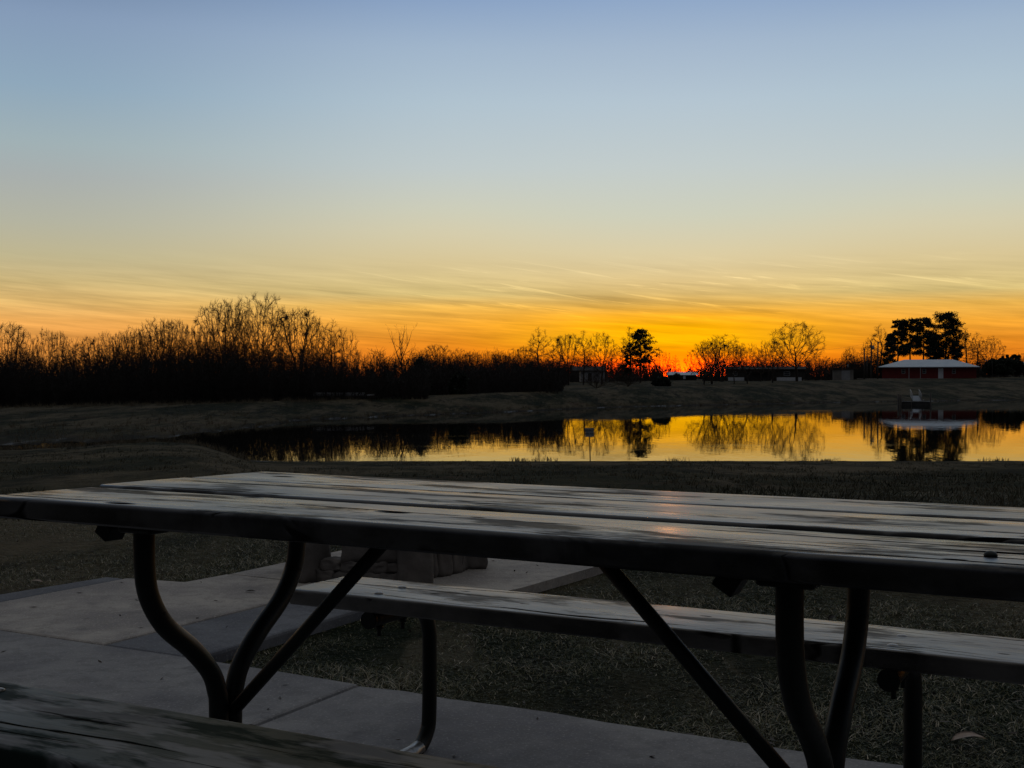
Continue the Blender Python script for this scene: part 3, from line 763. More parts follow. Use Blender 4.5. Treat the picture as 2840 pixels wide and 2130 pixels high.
def colonise(seed, kind):
    """bare tree grown towards points scattered through its crown, 1 unit tall"""
    rng = np.random.RandomState(seed)
    N, bole = dict(round=(700, .20), tall=(480, .22), vase=(600, .20), spread=(600, .13), broad=(900, .22))[kind]
    A = []
    ph = rng.uniform(0, 6.28, 4)
    while len(A) < N:
        p = rng.uniform(-1, 1, 3); r = math.hypot(p[0], p[1]); th = math.atan2(p[1], p[0])
        lump = 1 + .14 * math.sin(3 * th + ph[0]) + .10 * math.sin(5 * th + ph[1] + 3 * p[2])
        if kind == 'round': ok = (p[0] ** 2 + p[1] ** 2 + p[2] ** 2) < lump; q = (p[0] * .44, p[1] * .44, .60 + p[2] * .40)
        elif kind == 'tall': ok = r < lump * (1 - .35 * max(p[2], 0) ** 2) * math.sqrt(max(0, 1 - max(-p[2], 0) ** 2)) * (1 - .55 * max(p[2], 0)); q = (p[0] * .22, p[1] * .22, .60 + p[2] * .40)
        elif kind == 'vase': ok = r < lump * (.28 + .72 * (p[2] + 1) / 2) and (p[2] < .35 or r * r + ((p[2] - .35) / .65) ** 2 < lump); q = (p[0] * .38, p[1] * .38, .60 + p[2] * .40)
        elif kind == 'spread': ok = r * r + p[2] ** 2 < lump and p[2] > -.75; q = (p[0] * .56, p[1] * .56, .56 + p[2] * .44)
        else: ok = r * r + p[2] ** 2 < lump and p[2] > -.8; q = (p[0] * .50, p[1] * .50, .62 + p[2] * .38)
        if ok and (r * r + p[2] ** 2 > .12 or rng.rand() < .35): A.append(q)
    A = np.array(A)
    nodes = [np.array([0, 0, -.03])]; par = [-1]
    lean = rng.normal(0, .05, 2)
    top = bole if kind != 'tall' else .55
    while nodes[-1][2] < top:
        nodes.append(nodes[-1] + np.array([lean[0] + rng.normal(0, .08), lean[1] + rng.normal(0, .08), 1]) * .025); par.append(len(nodes) - 2)
    if kind == 'vase':
        base_i = len(nodes) - 1
        for k in range(4):
            th = k * 1.57 + rng.uniform(-.5, .5); pi = base_i; d = np.array([math.cos(th) * .32, math.sin(th) * .32, 1.])
            for j in range(10):
                nodes.append(nodes[pi] + d / np.linalg.norm(d) * .025 + rng.normal(0, .002, 3)); par.append(pi); pi = len(nodes) - 1; d[:2] *= 1.03
    ntr = len(nodes)
    ST, DK, DI = .020, .036, .30
    alive = np.ones(len(A), bool)
    for it in range(90):
        if not alive.any(): break
        Nn = np.array(nodes); Al = A[alive]
        d2 = ((Al[:, None, :] - Nn[None]) ** 2).sum(2)
        j = d2.argmin(1); m = d2[np.arange(len(Al)), j]
        use = m < DI * DI
        if not use.any(): use = m < 9
        acc = {}
        for jj, v in zip(j[use], Al[use] - Nn[j[use]]):
            acc[jj] = acc.get(jj, 0) + v / max(np.linalg.norm(v), 1e-6)
        new = []
        for jj, v in acc.items():
            v = v / max(np.linalg.norm(v), 1e-6) + rng.normal(0, .09, 3) + np.array([0, 0, .08])
            nodes.append(Nn[jj] + v / np.linalg.norm(v) * ST); par.append(jj); new.append(nodes[-1])
        new = np.array(new)
        al = np.where(alive)[0]
        dn = ((A[al][:, None, :] - new[None]) ** 2).sum(2).min(1)
        alive[al[dn < DK * DK]] = False
    Nn = np.array(nodes); n = len(Nn)
    w = np.zeros(n); kids = np.zeros(n, int)
    for i in range(n - 1, 0, -1):
        if w[i] == 0: w[i] = 1.0
        w[par[i]] += w[i]; kids[par[i]] += 1
    rad = .0014 * np.maximum(w, 1) ** .48
    rad = np.minimum(rad * .021 / max(rad[0], .021), .021)
    P0, P1, R0, R1, tr = [], [], [], [], []
    for i in range(1, n):
        p = par[i]; P0.append(Nn[p]); P1.append(Nn[i]); R0.append(min(rad[p], rad[i] * 1.5)); R1.append(rad[i]); tr.append(i < ntr)
    C0 = np.array([0, 0, .45])
    for i in range(ntr, n):
        for k in range(3 if w[i] < 3 else (2 if w[i] < 14 else 0)):
            d = Nn[i] - Nn[par[i]]; d /= max(np.linalg.norm(d), 1e-6)
            o_ = Nn[i] - C0; o_ /= np.linalg.norm(o_)
            v = d * .6 + o_ * .5 + rng.normal(0, .55, 3); v /= np.linalg.norm(v)
            L = rng.uniform(.022, .060); mid_ = Nn[i] + v * L * .55
            v2 = v + rng.normal(0, .3, 3); e = mid_ + v2 / np.linalg.norm(v2) * L * .5
            P0 += [Nn[i], mid_]; P1 += [mid_, e]; R0 += [.00125, .001]; R1 += [.001, .0007]; tr += [False, False]
    P0, P1, R0, R1, tr = map(np.array, (P0, P1, R0, R1, tr))
    sc_ = 1 / P1[:, 2].max()
    P0 = P0 * sc_; P1 = P1 * sc_
    tm = np_mesh('trunk', *sticks(P0[tr], P1[tr], R0[tr], R1[tr], 7), smooth=True); cm_ = np_mesh('crown', *sticks(P0[~tr], P1[~tr], R0[~tr], R1[~tr], 3))
    tm.materials.append(M['bark']); cm_.materials.append(M['twig'])
    hw = float(np.percentile(np.abs(P1[~tr][:, 0]), 97))
    return tm, cm_, hw
PROTO = {}
for kind, seeds in dict(sparse=(41, 42), shrub=(51, 52)).items():
    PROTO[kind] = [grow(s_ * 13 + 5, kind) for s_ in seeds]
for kind, seeds in dict(vase=(1, 2, 3, 4), round=(11, 12, 13), tall=(21, 22, 23, 24), spread=(31, 32, 33, 34), broad=(61,)).items():
    PROTO[kind] = [colonise(s_, kind) for s_ in seeds]
tree_n = [0]
def bare(px, ytop, D, wpx, kind, label, group=None, name='bare_tree', cat='tree', base=None):
    x, y = at(px, D)
    zb = tz(x, y) if base is None else base
    tree_n[0] += 1; k = tree_n[0]
    tm, cm_, hw = PROTO[kind][k % len(PROTO[kind])]
    H = CZ + (HY - ytop) / F * D - zb
    o = empty(name, (x, y, zb), k * 1.9)
    s_ = wpx * (1.12 if kind in ('sparse', 'shrub') else 1.18) * D / F / 2 / hw
    o.scale = (s_, s_, H)
    link('trunk', tm, None, o); link('crown', cm_, None, o)
    return tag(o, label, cat, group)
GL = 'bare trees of the left woodland'; GM = 'bare trees across the pond'; GR = 'bare trees around the red house'
# left woodland, behind the grassy berm
for a in [
    (25, 888, 132, 85, 'vase', 'bare tree with open forked crown at the far left edge of the woodland', GL),
    (78, 917, 138, 60, 'spread', 'low rounded bare tree between the two forked trees at the far left', GL),
    (128, 903, 134, 60, 'round', 'upright bare tree with a dense middle, second tall one from the left edge', GL),
    (165, 914, 150, 39, 'vase', 'slim bare tree just right of the far left pair, thin crown', GL),
    (206, 931, 140, 53, 'spread', 'lowest bare sapling in the dip of the left woodland', GL),
    (250, 926, 145, 46, 'vase', 'small bare sapling on the right side of the dip in the left woodland', GL),
    (293, 912, 136, 57, 'round', 'narrow bare tree where the left woodland starts to rise, fine upright twigs', GL),
    (335, 914, 150, 41, 'vase', 'short bare tree beside the narrow one where the woodland rises', GL),
    (365, 897, 134, 57, 'round', 'bare tree left of the tallest spike in the middle of the left woodland', GL),
    (392, 905, 146, 46, 'vase', 'thin bare tree tucked between two taller trees in the left woodland', GL),
    (424, 874, 136, 75, 'round', 'tall spiky bare tree in the middle of the left woodland', GL),
    (460, 880, 140, 57, 'vase', 'bare tree right of the spiky one, flat topped crown', GL),
    (490, 879, 133, 60, 'vase', 'bare tree with curving outer limbs, second right of the spiky one', GL),
    (535, 887, 138, 70, 'round', 'bare tree standing just left of the giant trees of the left woodland', GL),
    (570, 893, 150, 53, 'vase', 'pale thin bare tree in the gap before the giant trees', GL),
    (618, 826, 140, 97, 'vase', 'leftmost of the giant bare trees, leaning open crown', GL),
    (656, 814, 139, 65, 'round', 'narrow giant bare tree between the leaning one and the broadest one', GL),
    (726, 806, 136, 118, 'broad', 'broadest and highest bare tree of the left woodland, fan shaped crown', GL),
    (676, 880, 130, 92, 'spread', 'dark bushy bare tree at the feet of the giant trees', GL),
    (605, 900, 132, 80, 'spread', 'twiggy bare tree below the leaning giant tree', GL),
    (780, 882, 131, 87, 'spread', 'dense bare tree in front of the fan shaped crown on its right', GL),
    (826, 846, 141, 106, 'vase', 'high bare tree directly right of the fan shaped giant tree', GL),
    (875, 885, 138, 70, 'round', 'bare tree in the saddle before the woodland falls away', GL),
    (916, 882, 137, 78, 'tall', 'last high bare tree at the right end of the left woodland, feathery outline', GL),
    (948, 905, 140, 76, 'spread', 'sloping bare tree that closes the right end of the left woodland', GL),
    (1112, 895, 142, 68, 'sparse', 'lone sparse bare tree with a few long twigs above the dark brush', None),
    (1040, 965, 150, 57, 'spread', 'small bare tree on the brush line left of the lone sparse tree', GL),
    (1165, 966, 150, 46, 'spread', 'small bare tree between the lone sparse tree and the dark round cedar', GL),
]: bare(*a)
# across the pond, centre
for a in [
    (1210, 951, 185, 62, 'vase', 'bare tree right beside the dark round cedar, orange light behind it', GM),
    (1270, 962, 190, 62, 'spread', 'low broad bare tree second to the right of the dark round cedar', GM),
    (1312, 970, 210, 40, 'vase', 'little bare tree in the low stretch of the far tree line', GM),
    (1356, 972, 200, 46, 'spread', 'low bushy bare tree in the middle of the low stretch of the tree line', GM),
    (1388, 980, 220, 36, 'vase', 'thin low bare sapling right of the bushy one in the low stretch', GM),
    (1421, 963, 215, 40, 'tall', 'thin upright bare tree left of the tall two headed tree', GM),
    (1454, 956, 225, 44, 'vase', 'pale bare tree touching the left side of the two headed tree', GM),
    (1497, 905, 230, 70, 'tall', 'two headed bare tree, first high one left of the sunset glow', GM),
    (1548, 926, 240, 42, 'tall', 'bare tree just right of the two headed tree', GM),
    (1576, 921, 236, 56, 'vase', 'bare tree with several upright limbs in the middle of the central group', GM),
    (1618, 913, 232, 46, 'tall', 'highest narrow bare tree of the central group', GM),
    (1668, 916, 238, 74, 'round', 'broad rounded bare tree at the right end of the central group', GM),
    (1712, 960, 250, 44, 'spread', 'low bare tree in the glow left of the big pine', GM),
    (1748, 902, 262, 56, 'tall', 'bare tree rising behind the left shoulder of the big pine', GM),
    (1832, 966, 245, 48, 'spread', 'low bare tree in the brightest glow right of the big pine', GM),
    (1871, 983, 380, 26, 'tall', 'tiny far bare sapling in the gap below the brightest sky', GM),
    (1952, 958, 196, 84, 'spread', 'twin stemmed bare tree leaning left at the edge of the field', GM),
    (1975, 940, 203, 70, 'vase', 'bare tree with a straight stem beside the twin stemmed one', GM),
    (2003, 922, 270, 96, 'round', 'high domed bare tree behind the twin stemmed one', GM),
    (2036, 950, 198, 58, 'spread', 'small bare tree in front of the white skirting, left of a thinner neighbour', GM),
    (2072, 948, 200, 72, 'spread', 'small bare tree in front of the white skirting, right of its thicker neighbour', GM),
    (2110, 968, 260, 50, 'spread', 'low bare tree behind the dark porch', GM),
    (2143, 934, 206, 70, 'round', 'bare tree between the dark porch and the great rounded tree', GM),
    (2210, 886, 262, 128, 'round', 'great rounded bare tree with a wide even crown and a stout trunk', None),
    (2290, 985, 300, 50, 'spread', 'low bare tree at the right foot of the great rounded tree', GM),
]: bare(*a)
for a in [
    (2330, 990, 310, 44, 'spread', 'low bare tree behind the tan shed on its left', GR),
    (2357, 960, 300, 42, 'round', 'small bare tree above the roof of the tan shed', GR),
    (2408, 934, 290, 40, 'tall', 'bare tree behind the wooden poles on their left', GR),
    (2439, 895, 285, 52, 'tall', 'tall pointed bare tree between the wooden poles and the pines', GR),
    (2678, 904, 285, 46, 'tall', 'slim bare tree right behind the highest pine', GR),
    (2709, 919, 290, 42, 'tall', 'middle bare tree of three right of the pines', GR),
    (2744, 928, 288, 66, 'round', 'rightmost bare tree of three right of the pines, leaning right', GR),
    (2600, 960, 320, 60, 'spread', 'bare tree seen between the pine trunks above the metal roof', GR),
    (2832, 977, 330, 40, 'spread', 'bare tree at the right edge of the view beyond the dark hedge', GR),
]: bare(*a)
bare(1655, 1012, 160, 78, 'shrub', 'wide twiggy shrub in front of the small white house', None, 'bare_shrub', 'shrub')
bare(1742, 1020, 158, 66, 'shrub', 'fan shaped twiggy shrub alone on the bank, below the big pine', None, 'bare_shrub', 'shrub')
bare(1030, 1075, 112.5, 16, 'shrub', 'small twiggy sapling beside the right end of the footbridge', None, 'bare_shrub', 'shrub')

def foliage(clumps, per, size, seed, m, name):
    rng = np.random.RandomState(seed)
    Cs = []
    for (x, y, z, rx, rz) in clumps:
        q = rng.normal(size=(per, 3)); q /= np.linalg.norm(q, axis=1, keepdims=True)
        q *= (rng.rand(per, 1) ** .45)
        Cs.append(q * np.array([rx, rx, rz]) * (1 + .25 * rng.normal(size=(per, 1))) + np.array([x, y, z]))
    me = np_mesh(name, *leaves(np.concatenate(Cs), size, rng))
    me.materials.append(m)
    return me
def pine(px, ytop, D, wpx, label, seed, group=None, low=.35, per=150, dens=1.0, lean=0.0, top_heavy=True, name='pine_tree', cr=1.0, egg=False):
    x, y = at(px, D); zb = tz(x, y)
    H = CZ + (HY - ytop) / F * D - zb; Wd = wpx * D / F / 2
    rg = random.Random(seed)
    o = empty(name, (x, y, zb))
    T_ = []; p = Vector((0, 0, -.3)); n = 9
    tops = []
    for k in range(n):
        q = Vector((lean * (k + 1) / n + rg.gauss(0, .12), rg.gauss(0, .12), -.3 + (H * .96 + .3) * (k + 1) / n))
        T_.append((p, q, .26 * H / 14 * (1 - .8 * k / n), .26 * H / 14 * (1 - .8 * (k + 1) / n))); tops.append(q); p = q
    clumps = []
    nbr = int(30 * dens)
    for k in range(nbr):
        f = low + (1 - low) * (k + rg.random()) / nbr
        i = min(int(f * n), n - 1); b = tops[i]
        b = Vector((b.x, b.y, f * H * .97))
        if top_heavy: wl = (.55 + .45 * math.sin(math.pi * min(1, (f - low) / (1 - low) * .8 + .2))) * (1 - .25 * f)
        elif egg: wl = math.sin(math.pi * (.16 + .80 * (f - low) / (1 - low))) ** .8
        else: wl = 1.15 - (f - low) / (1 - low) * .95
        L = Wd * wl * rg.uniform(.55, 1.1); th = rg.uniform(0, 2 * math.pi)
        e = b + Vector((math.cos(th) * L, math.sin(th) * L, rg.uniform(-.05, .35) * L))
        e.z = min(e.z, H * .97)
        T_.append((b, b.lerp(e, .55) + Vector((0, 0, -.05 * L)), .05, .035)); T_.append((b.lerp(e, .55) + Vector((0, 0, -.05 * L)), e, .035, .02))
        r = Wd * rg.uniform(.15, .29) * cr
        clumps.append((e.x, e.y, e.z, r, r * rg.uniform(.6, .95)))
        if rg.random() < .6:
            m_ = b.lerp(e, rg.uniform(.45, .75)); clumps.append((m_.x, m_.y, m_.z + .1 * L, r * .8, r * .5))
    clumps.append((tops[-1].x, tops[-1].y, H * .97, Wd * .28 * cr, H * .04))
    V_, F_ = sticks(np.array([s_[0] for s_ in T_]), np.array([s_[1] for s_ in T_]), np.array([s_[2] for s_ in T_]), np.array([s_[3] for s_ in T_]), 6)
    me = np_mesh('trunk', V_, F_, True); link('trunk', me, M['bark'], o)
    link('crown', foliage(clumps, int(per * 1.15), .125, seed, M['needle'], 'crown'), None, o)
    return tag(o, label, 'tree', group)
pine(1776, 913, 252, 88, 'big rounded pine alone in front of the sunset glow', 5, None, .30, 30, 4.2, top_heavy=False, egg=True, cr=.8)
pine(1737, 985, 255, 34, 'short shaggy pine at the left foot of the big rounded pine', 8, None, .2, 110, .7, top_heavy=False)
GP = 'pines behind the red house'
pine(2490, 886, 275, 52, 'thin pine with a knobbly top, left end of the pine row', 21, GP, .40, 75, 1.7)
pine(2524, 884, 272, 78, 'flat topped pine second from the left in the pine row', 22, GP, .40, 75, 2.4)
pine(2562, 881, 270, 76, 'flat topped pine third from the left in the pine row', 23, GP, .38, 75, 2.4)
pine(2620, 866, 268, 108, 'highest and widest pine of the row, at its right end', 24, GP, .28, 80, 3.4, lean=.4)
pine(2590, 925, 276, 56, 'slender pine in the gap left of the highest pine', 25, GP, .35, 60, 1.8)
pine(2470, 925, 262, 58, 'low bushy pine at the left corner of the red house roof', 26, GP, .10, 150, 1.3, top_heavy=False, cr=1.15)
pine(2648, 945, 266, 60, 'low bushy pine under the highest pine', 27, GP, .08, 140, 1.2, top_heavy=False, cr=1.1)
def bush(px, D, wpx, ytop, label, seed, per=420, n=26, name='evergreen_bush', cat='bush', spikes=0, stem=True, size=.15, cl_=.30):
    x, y = at(px, D); zb = tz(x, y); Wd = wpx * D / F / 2; H = CZ + (HY - ytop) / F * D - zb
    rg = random.Random(seed); cl = []
    for k in range(n):
        th = rg.uniform(0, 2 * math.pi); r = math.sqrt(rg.random()) * .72
        hh = max(.05, 1 - r * r) ** (.5 if wpx < 120 else .18)
        cl.append((math.cos(th) * r * Wd, math.sin(th) * r * Wd * .8, H * hh * rg.uniform(.25, .78), Wd * cl_ * rg.uniform(.6, 1.2), H * cl_ * .8))
    for k in range(spikes):
        cl.append((rg.uniform(-.1, .75) * Wd, 0, H * rg.uniform(.9, 1.0), Wd * .035, H * .07))
    o = empty(name, (x, y, zb))
    link('crown', foliage(cl, per, size, seed, M['cedar'], 'crown'), None, o)
    MB().tube([(0, 0, -.2), (0, .02, H * .5)], [.10, .05], 7).build('trunk', M['bark'], o)
    return tag(o, label, cat)
bush(1835, 170, 50, 1045, 'dense dark evergreen bush standing alone on the field edge', 2, 500, 30)
bush(1165, 140, 62, 992, 'dark round cedar rising from the brush behind the berm', 3, 600, 34, 'cedar_tree', 'tree')
bush(2784, 258, 132, 988, 'wide dark evergreen thicket with spiky top right of the red house', 4, 420, 90, 'evergreen_hedge', 'hedge', 9, size=.17, cl_=.16)
bush(1878, 360, 28, 1034, 'dark shrub in front of the low house with the white metal roof', 6, 260, 14, 'evergreen_bush', 'bush')
bush(1270, 128, 60, 1030, 'dark cedar low on the back slope of the berm, in front of the brush', 9, 450, 26, 'cedar_tree', 'tree')

# ------------------------------------------------------------------ masses of undergrowth and far woods
def thicket(n, seed, pxr, Dr, ytop_fn, m, name, rad=.03, twigs=7, jit=.16):
    rng = np.random.RandomState(seed)
    px = rng.uniform(*pxr, n); D = rng.uniform(*Dr, n)
    x = (px - 1420) / F * D; z0 = terr(x, D) - .1
    H = CZ + (HY - ytop_fn(px)) / F * D - z0
    H = np.maximum(H, .6) * rng.uniform(.40, 1.10, n) * (1 + .28 * fbm(px / 28, px * 0 + seed, 3))
    base_ = np.stack([x, D, z0], 1)
    P0, P1, R0, R1 = [], [], [], []
    prev = base_; d = np.stack([rng.normal(0, jit, n), rng.normal(0, jit, n), np.ones(n)], 1)
    L = H[:, None]
    for k in range(4):
        d2 = d + rng.normal(0, .12, (n, 3)) * np.array([1, 1, .2])
        nxt = prev + d2 * L / 4
        P0.append(prev); P1.append(nxt); R0.append(np.full(n, rad * (1 - .2 * k))); R1.append(np.full(n, rad * (1 - .2 * (k + 1))))
        for q in range(twigs):
            f = rng.rand(n, 1); s_ = prev + (nxt - prev) * f
            t_ = rng.normal(0, 1, (n, 3)); t_[:, 2] = np.abs(t_[:, 2]) * .9 + .25
            t_ /= np.linalg.norm(t_, axis=1, keepdims=True)
            e = s_ + t_ * (L * rng.uniform(.10, .26, (n, 1)))
            P0.append(s_); P1.append(e); R0.append(np.full(n, rad * .5)); R1.append(np.full(n, rad * .22))
        prev = nxt
    V_, F_ = sticks(np.concatenate(P0), np.concatenate(P1), np.concatenate(R0), np.concatenate(R1), 3)
    return tag(link(name, np_mesh(name, V_, F_), m), kind='stuff')
wl = lambda px: np.interp(px, [-600, 0, 150, 230, 300, 380, 450, 560, 700, 860, 960, 1010, 1080, 1180], [930, 965, 975, 975, 962, 945, 945, 940, 950, 955, 985, 1000, 975, 985]) + 16
thicket(2600, 3, (-700, 1190), (116, 128), lambda p: wl(p) + 22, M['brush'], 'undergrowth', .04, 7)
thicket(2600, 33, (-700, 1190), (128, 168), wl, M['brush'], 'undergrowth', .045, 6)
wm = lambda px: np.interp(px, [1150, 1250, 1400, 1500, 1700, 1800], [985, 1000, 995, 1002, 1006, 1012])
thicket(1300, 5, (1150, 1560), (136, 175), lambda p: wm(p) + 12, M['brush'], 'undergrowth', .04, 7)
thicket(1000, 6, (1150, 1575), (235, 290), wm, M['brush'], 'undergrowth', .05, 6)
thicket(620, 16, (1570, 1838), (300, 345), wm, M['brush'], 'undergrowth', .055, 6)
wf = lambda px: np.interp(px, [1600, 1800, 1850, 1900, 2000, 2300, 2600, 2840], [1000, 1000, 1006, 1006, 1000, 996, 998, 990]) + 10
thicket(2600, 7, (1550, 4000), (420, 520), wf, M['brush'], 'far_woods', .11, 6)
thicket(1500, 8, (-1900, 1600), (420, 520), lambda p: p * 0 + 985, M['brush'], 'far_woods', .12, 6)
thicket(850, 10, (1948, 2400), (306, 345), lambda p: p * 0 + 1006, M['brush'], 'undergrowth', .06, 7)
thicket(420, 13, (2690, 2960), (268, 300), lambda p: p * 0 + 1002, M['brush'], 'undergrowth', .06, 6)
thicket(260, 12, (2350, 2450), (262, 285), lambda p: p * 0 + 985, M['brush'], 'undergrowth', .06, 6)
# dry tufts on the berm crest, along the shore and in the marsh on the left
def tufts(n, seed, pts, hr, name):
    rng = np.random.RandomState(seed)
    P0, P1 = [], []
    for k in range(n):
        px, D = pts(rng)
        x, y = at(px, D); z = tz(x, y) - .02
        h = rng.uniform(*hr)
        for q in range(rng.randint(5, 11)):
            b = np.array([x + rng.normal(0, .10), y + rng.normal(0, .10), z])
            P0.append(b); P1.append(b + np.array([rng.normal(0, .3) * h, rng.normal(0, .3) * h, h * rng.uniform(.6, 1.1)]))
    V_, F_ = sticks(P0, P1, np.full(len(P0), .012), np.full(len(P0), .004), 3)
    return tag(link(name, np_mesh(name, V_, F_), M['dry_tuft']), kind='stuff')
def scatter(n, seed, d0, d1, hr, name):
    rng = np.random.RandomState(seed)
    y = d0 * (d1 / d0) ** rng.rand(n); x = (rng.uniform(-350, 3200, n) - 1420) / F * y
    z = terr(x, y); cl = fbm(x * .35, y * .12, 3)
    ok = (z > ZW + .04) & (cl > -.15 + .5 * rng.rand(n)); x, y, z = x[ok], y[ok], z[ok]; n = len(x); k = 5
    b = np.repeat(np.stack([x, y, z - .02], 1), k, 0) + rng.normal(0, .05, (n * k, 3)) * np.array([1, 1, 0])
    h = rng.uniform(*hr, (n * k, 1)) * np.repeat(rng.uniform(.5, 1.2, (n, 1)), k, 0)
    e = b + np.concatenate([rng.normal(0, .45, (n * k, 2)) * h, h], 1)
    V_, F_ = sticks(b, e, np.full(n * k, .010), np.full(n * k, .003), 3)
    return tag(link(name, np_mesh(name, V_, F_), M['blade_far']), kind='stuff')
scatter(9000, 61, 9, 48, (.02, .085), 'lawn_tufts')
scatter(9000, 62, 48, 150, (.05, .22), 'lawn_tufts')
cpx = [c[0] for c in CRST]; cD = [c[2] for c in CRST]
tufts(420, 1, lambda r: (lambda p: (p, np.interp(p, cpx, cD) + r.uniform(-2.5, 3)))(r.uniform(-200, 1000)), (.15, .5), 'dry_grass_tufts')
tufts(260, 2, lambda r: (lambda p: (p, float(D_of(np.interp(p, *NEAR))) - r.uniform(.0, 2.5)))(r.uniform(-200, 720)), (.1, .34), 'dry_grass_tufts')
tufts(40, 22, lambda r: (lambda p: (p, float(D_of(np.interp(p, *NEAR))) + r.uniform(-.3, .9)))(r.choice([1450, 1500, 1860, 2280, 2560, 2740]) + r.normal(0, 22)), (.06, .2), 'dry_grass_tufts')
tufts(200, 3, lambda r: (lambda p: (p, float(D_of(np.interp(p, *FARS))) + r.uniform(.2, 14)))(r.uniform(-200, 700)), (.12, .4), 'dry_grass_tufts')
tufts(420, 4, lambda r: (lambda p: (p, float(D_of(np.interp(p, *FARS))) + r.uniform(.0, 1.2)))(r.uniform(700, 2840)), (.1, .3), 'dry_grass_tufts')

# ------------------------------------------------------------------ buildings
def hip_roof(mb, x0, x1, y0, y1, z0, zr, inset, th=.12):
    ym = (y0 + y1) / 2
    a = [(x0, y0, z0), (x1, y0, z0), (x1, y1, z0), (x0, y1, z0)]
    r = [(x0 + inset, ym, zr), (x1 - inset, ym, zr)]
    for q in ([a[0], a[1], r[1], r[0]], [a[1], a[2], r[1]], [a[2], a[3], r[0], r[1]], [a[3], a[0], r[0]]): mb.poly(q)
    mb.box(((x0 + x1) / 2, (y0 + y1) / 2, z0 - th / 2 - .003), (x1 - x0, y1 - y0, th))
def gable_roof(mb, x0, x1, y0, y1, z0, zr, th=.14):
    ym = (y0 + y1) / 2
    for s_ in (0, 1):
        ye = y0 if s_ == 0 else y1
        mb.poly([(x0, ye, z0), (x1, ye, z0), (x1, ym, zr), (x0, ym, zr)])
        mb.poly([(x0, ye, z0 - th), (x1, ye, z0 - th), (x1, ym, zr - th), (x0, ym, zr - th)])
        mb.poly([(x0, ye, z0 - th), (x1, ye, z0 - th), (x1, ye, z0), (x0, ye, z0)])
    for xx in (x0, x1):
        mb.poly([(xx, y0, z0 - th), (xx, y0, z0), (xx, ym, zr), (xx, ym, zr - th)]); mb.poly([(xx, y1, z0 - th), (xx, y1, z0), (xx, ym, zr), (xx, ym, zr - th)])
def window(parent, x, y, z, w, h, fm, mull=True):
    mb = MB(); f = .09
    mb.box((x, y, z + h / 2 - f / 2), (w, .06, f)); mb.box((x, y, z - h / 2 + f / 2), (w, .06, f))
    mb.box((x - w / 2 + f / 2, y, z), (f, .06, h - 2 * f)); mb.box((x + w / 2 - f / 2, y, z), (f, .06, h - 2 * f))
    if mull: mb.box((x, y, z), (w - 2 * f, .05, .07))
    fr = mb.build('window', fm, parent)
    MB().box((x, y + .02, z), (w - f, .02, h - f)).build('pane', M['glass'], fr)
    return fr
# red house
D = 242.0; k = D / F
xr = lambda px: (px - 1420) * k
zr_ = lambda y: CZ + (HY - y) * k
x0, x1 = xr(2452), xr(2699)
xc = (x0 + x1) / 2; hx = (x1 - x0) / 2
zb = zr_(1049.5)
house = empty('red_house', (xc, D, zb), -.34)
tag(house, 'long low dark red house with a pale blue metal hip roof and white door', 'house')
Hh = 2.35
MB().box((0, 4.5, Hh / 2 - .2), (2 * hx, 9, Hh + .4)).build('wall', M['red_wall'], house)
mb = MB(); hip_roof(mb, -hx - .75, hx + .65, -.9, 9.9, Hh + .02, Hh + 1.55, 5.0); mb.build('roof', M['metal_roof'], house)
q = lambda px: xr(px) - xc
for px in (2509, 2564, 2641): window(house, q(px), -.035, 1.45, .72, .95, M['white_dim'])
dr = MB().box((q(2607), -.035, 1.02), (.98, .07, 2.04), bev=.01).build('door', M['white'], house)
MB().box((q(2607) + .36, -.10, 1.0), (.05, .06, .12)).build('handle', M['bolt'], dr)
for px in (2524, 2554): MB().box((q(px), -.72, (Hh - .1) / 2), (.12, .12, Hh - .1)).build('porch_post', M['white_dim'], house)
mb = MB(); mb.box((-1.5, -.9, -.06), (2 * hx + 7, 2.2, .12)); tag(mb.build('patio', M['conc_light'], None, (xc, D - .3, zb)), kind='structure').rotation_euler = (0, 0, -.34)
# tan shed left of the poles
D = 236.0; k = D / F; x0, x1 = xr(2311), xr(2366); zb = zr_(1054); xc2 = (x0 + x1) / 2; w = x1 - x0
shed = empty('shed', (xc2, D, zb), -.25)
tag(shed, 'small tan shed with a dark rusty lean roof left of the wooden poles', 'shed')
MB().box((0, 2, 1.0), (w, 4, 2.2)).build('wall', M['tan_wall'], shed)
mb = MB(); mb.box((.25, 2, 2.25), (w + .9, 4.6, .14), Matrix.Rotation(-.05, 4, 'Y')); mb.box((.8, 1.5, 2.48), (1.6, 2.2, .1), Matrix.Rotation(.12, 4, 'Y')); mb.build('roof', M['rust_roof'], shed)
MB().box((.5, -.03, .95), (1.6, .05, 1.9)).build('door', M['white_dim'], shed)
MB().tube([(.95, 2, 2.3), (.95, 2, 3.1)], .09, 8).build('chimney', M['alu'], shed)
# low house with the white roof in the gap
D = 372.0; k = D / F; x0, x1 = xr(1852), xr(1935); zb = zr_(1050.5); w = x1 - x0
wh = empty('white_roof_house', ((x0 + x1) / 2, D, zb), -.10)
tag(wh, 'far low house with a bright white metal roof in the gap below the glow', 'house')
MB().box((0, 3.5, .1), (w - .8, 6.5, 2.6)).build('wall', M['dark_wall'], wh)
mb = MB(); gable_roof(mb, -w / 2 - .1, w / 2, -1.6, 7.6, 1.22, 2.15, .12); mb.build('roof', M['metal_roof'], wh)
MB().box((.45, -1.2, .5), (.75, .3, 1.1)).build('porch_post', M['white'], wh)
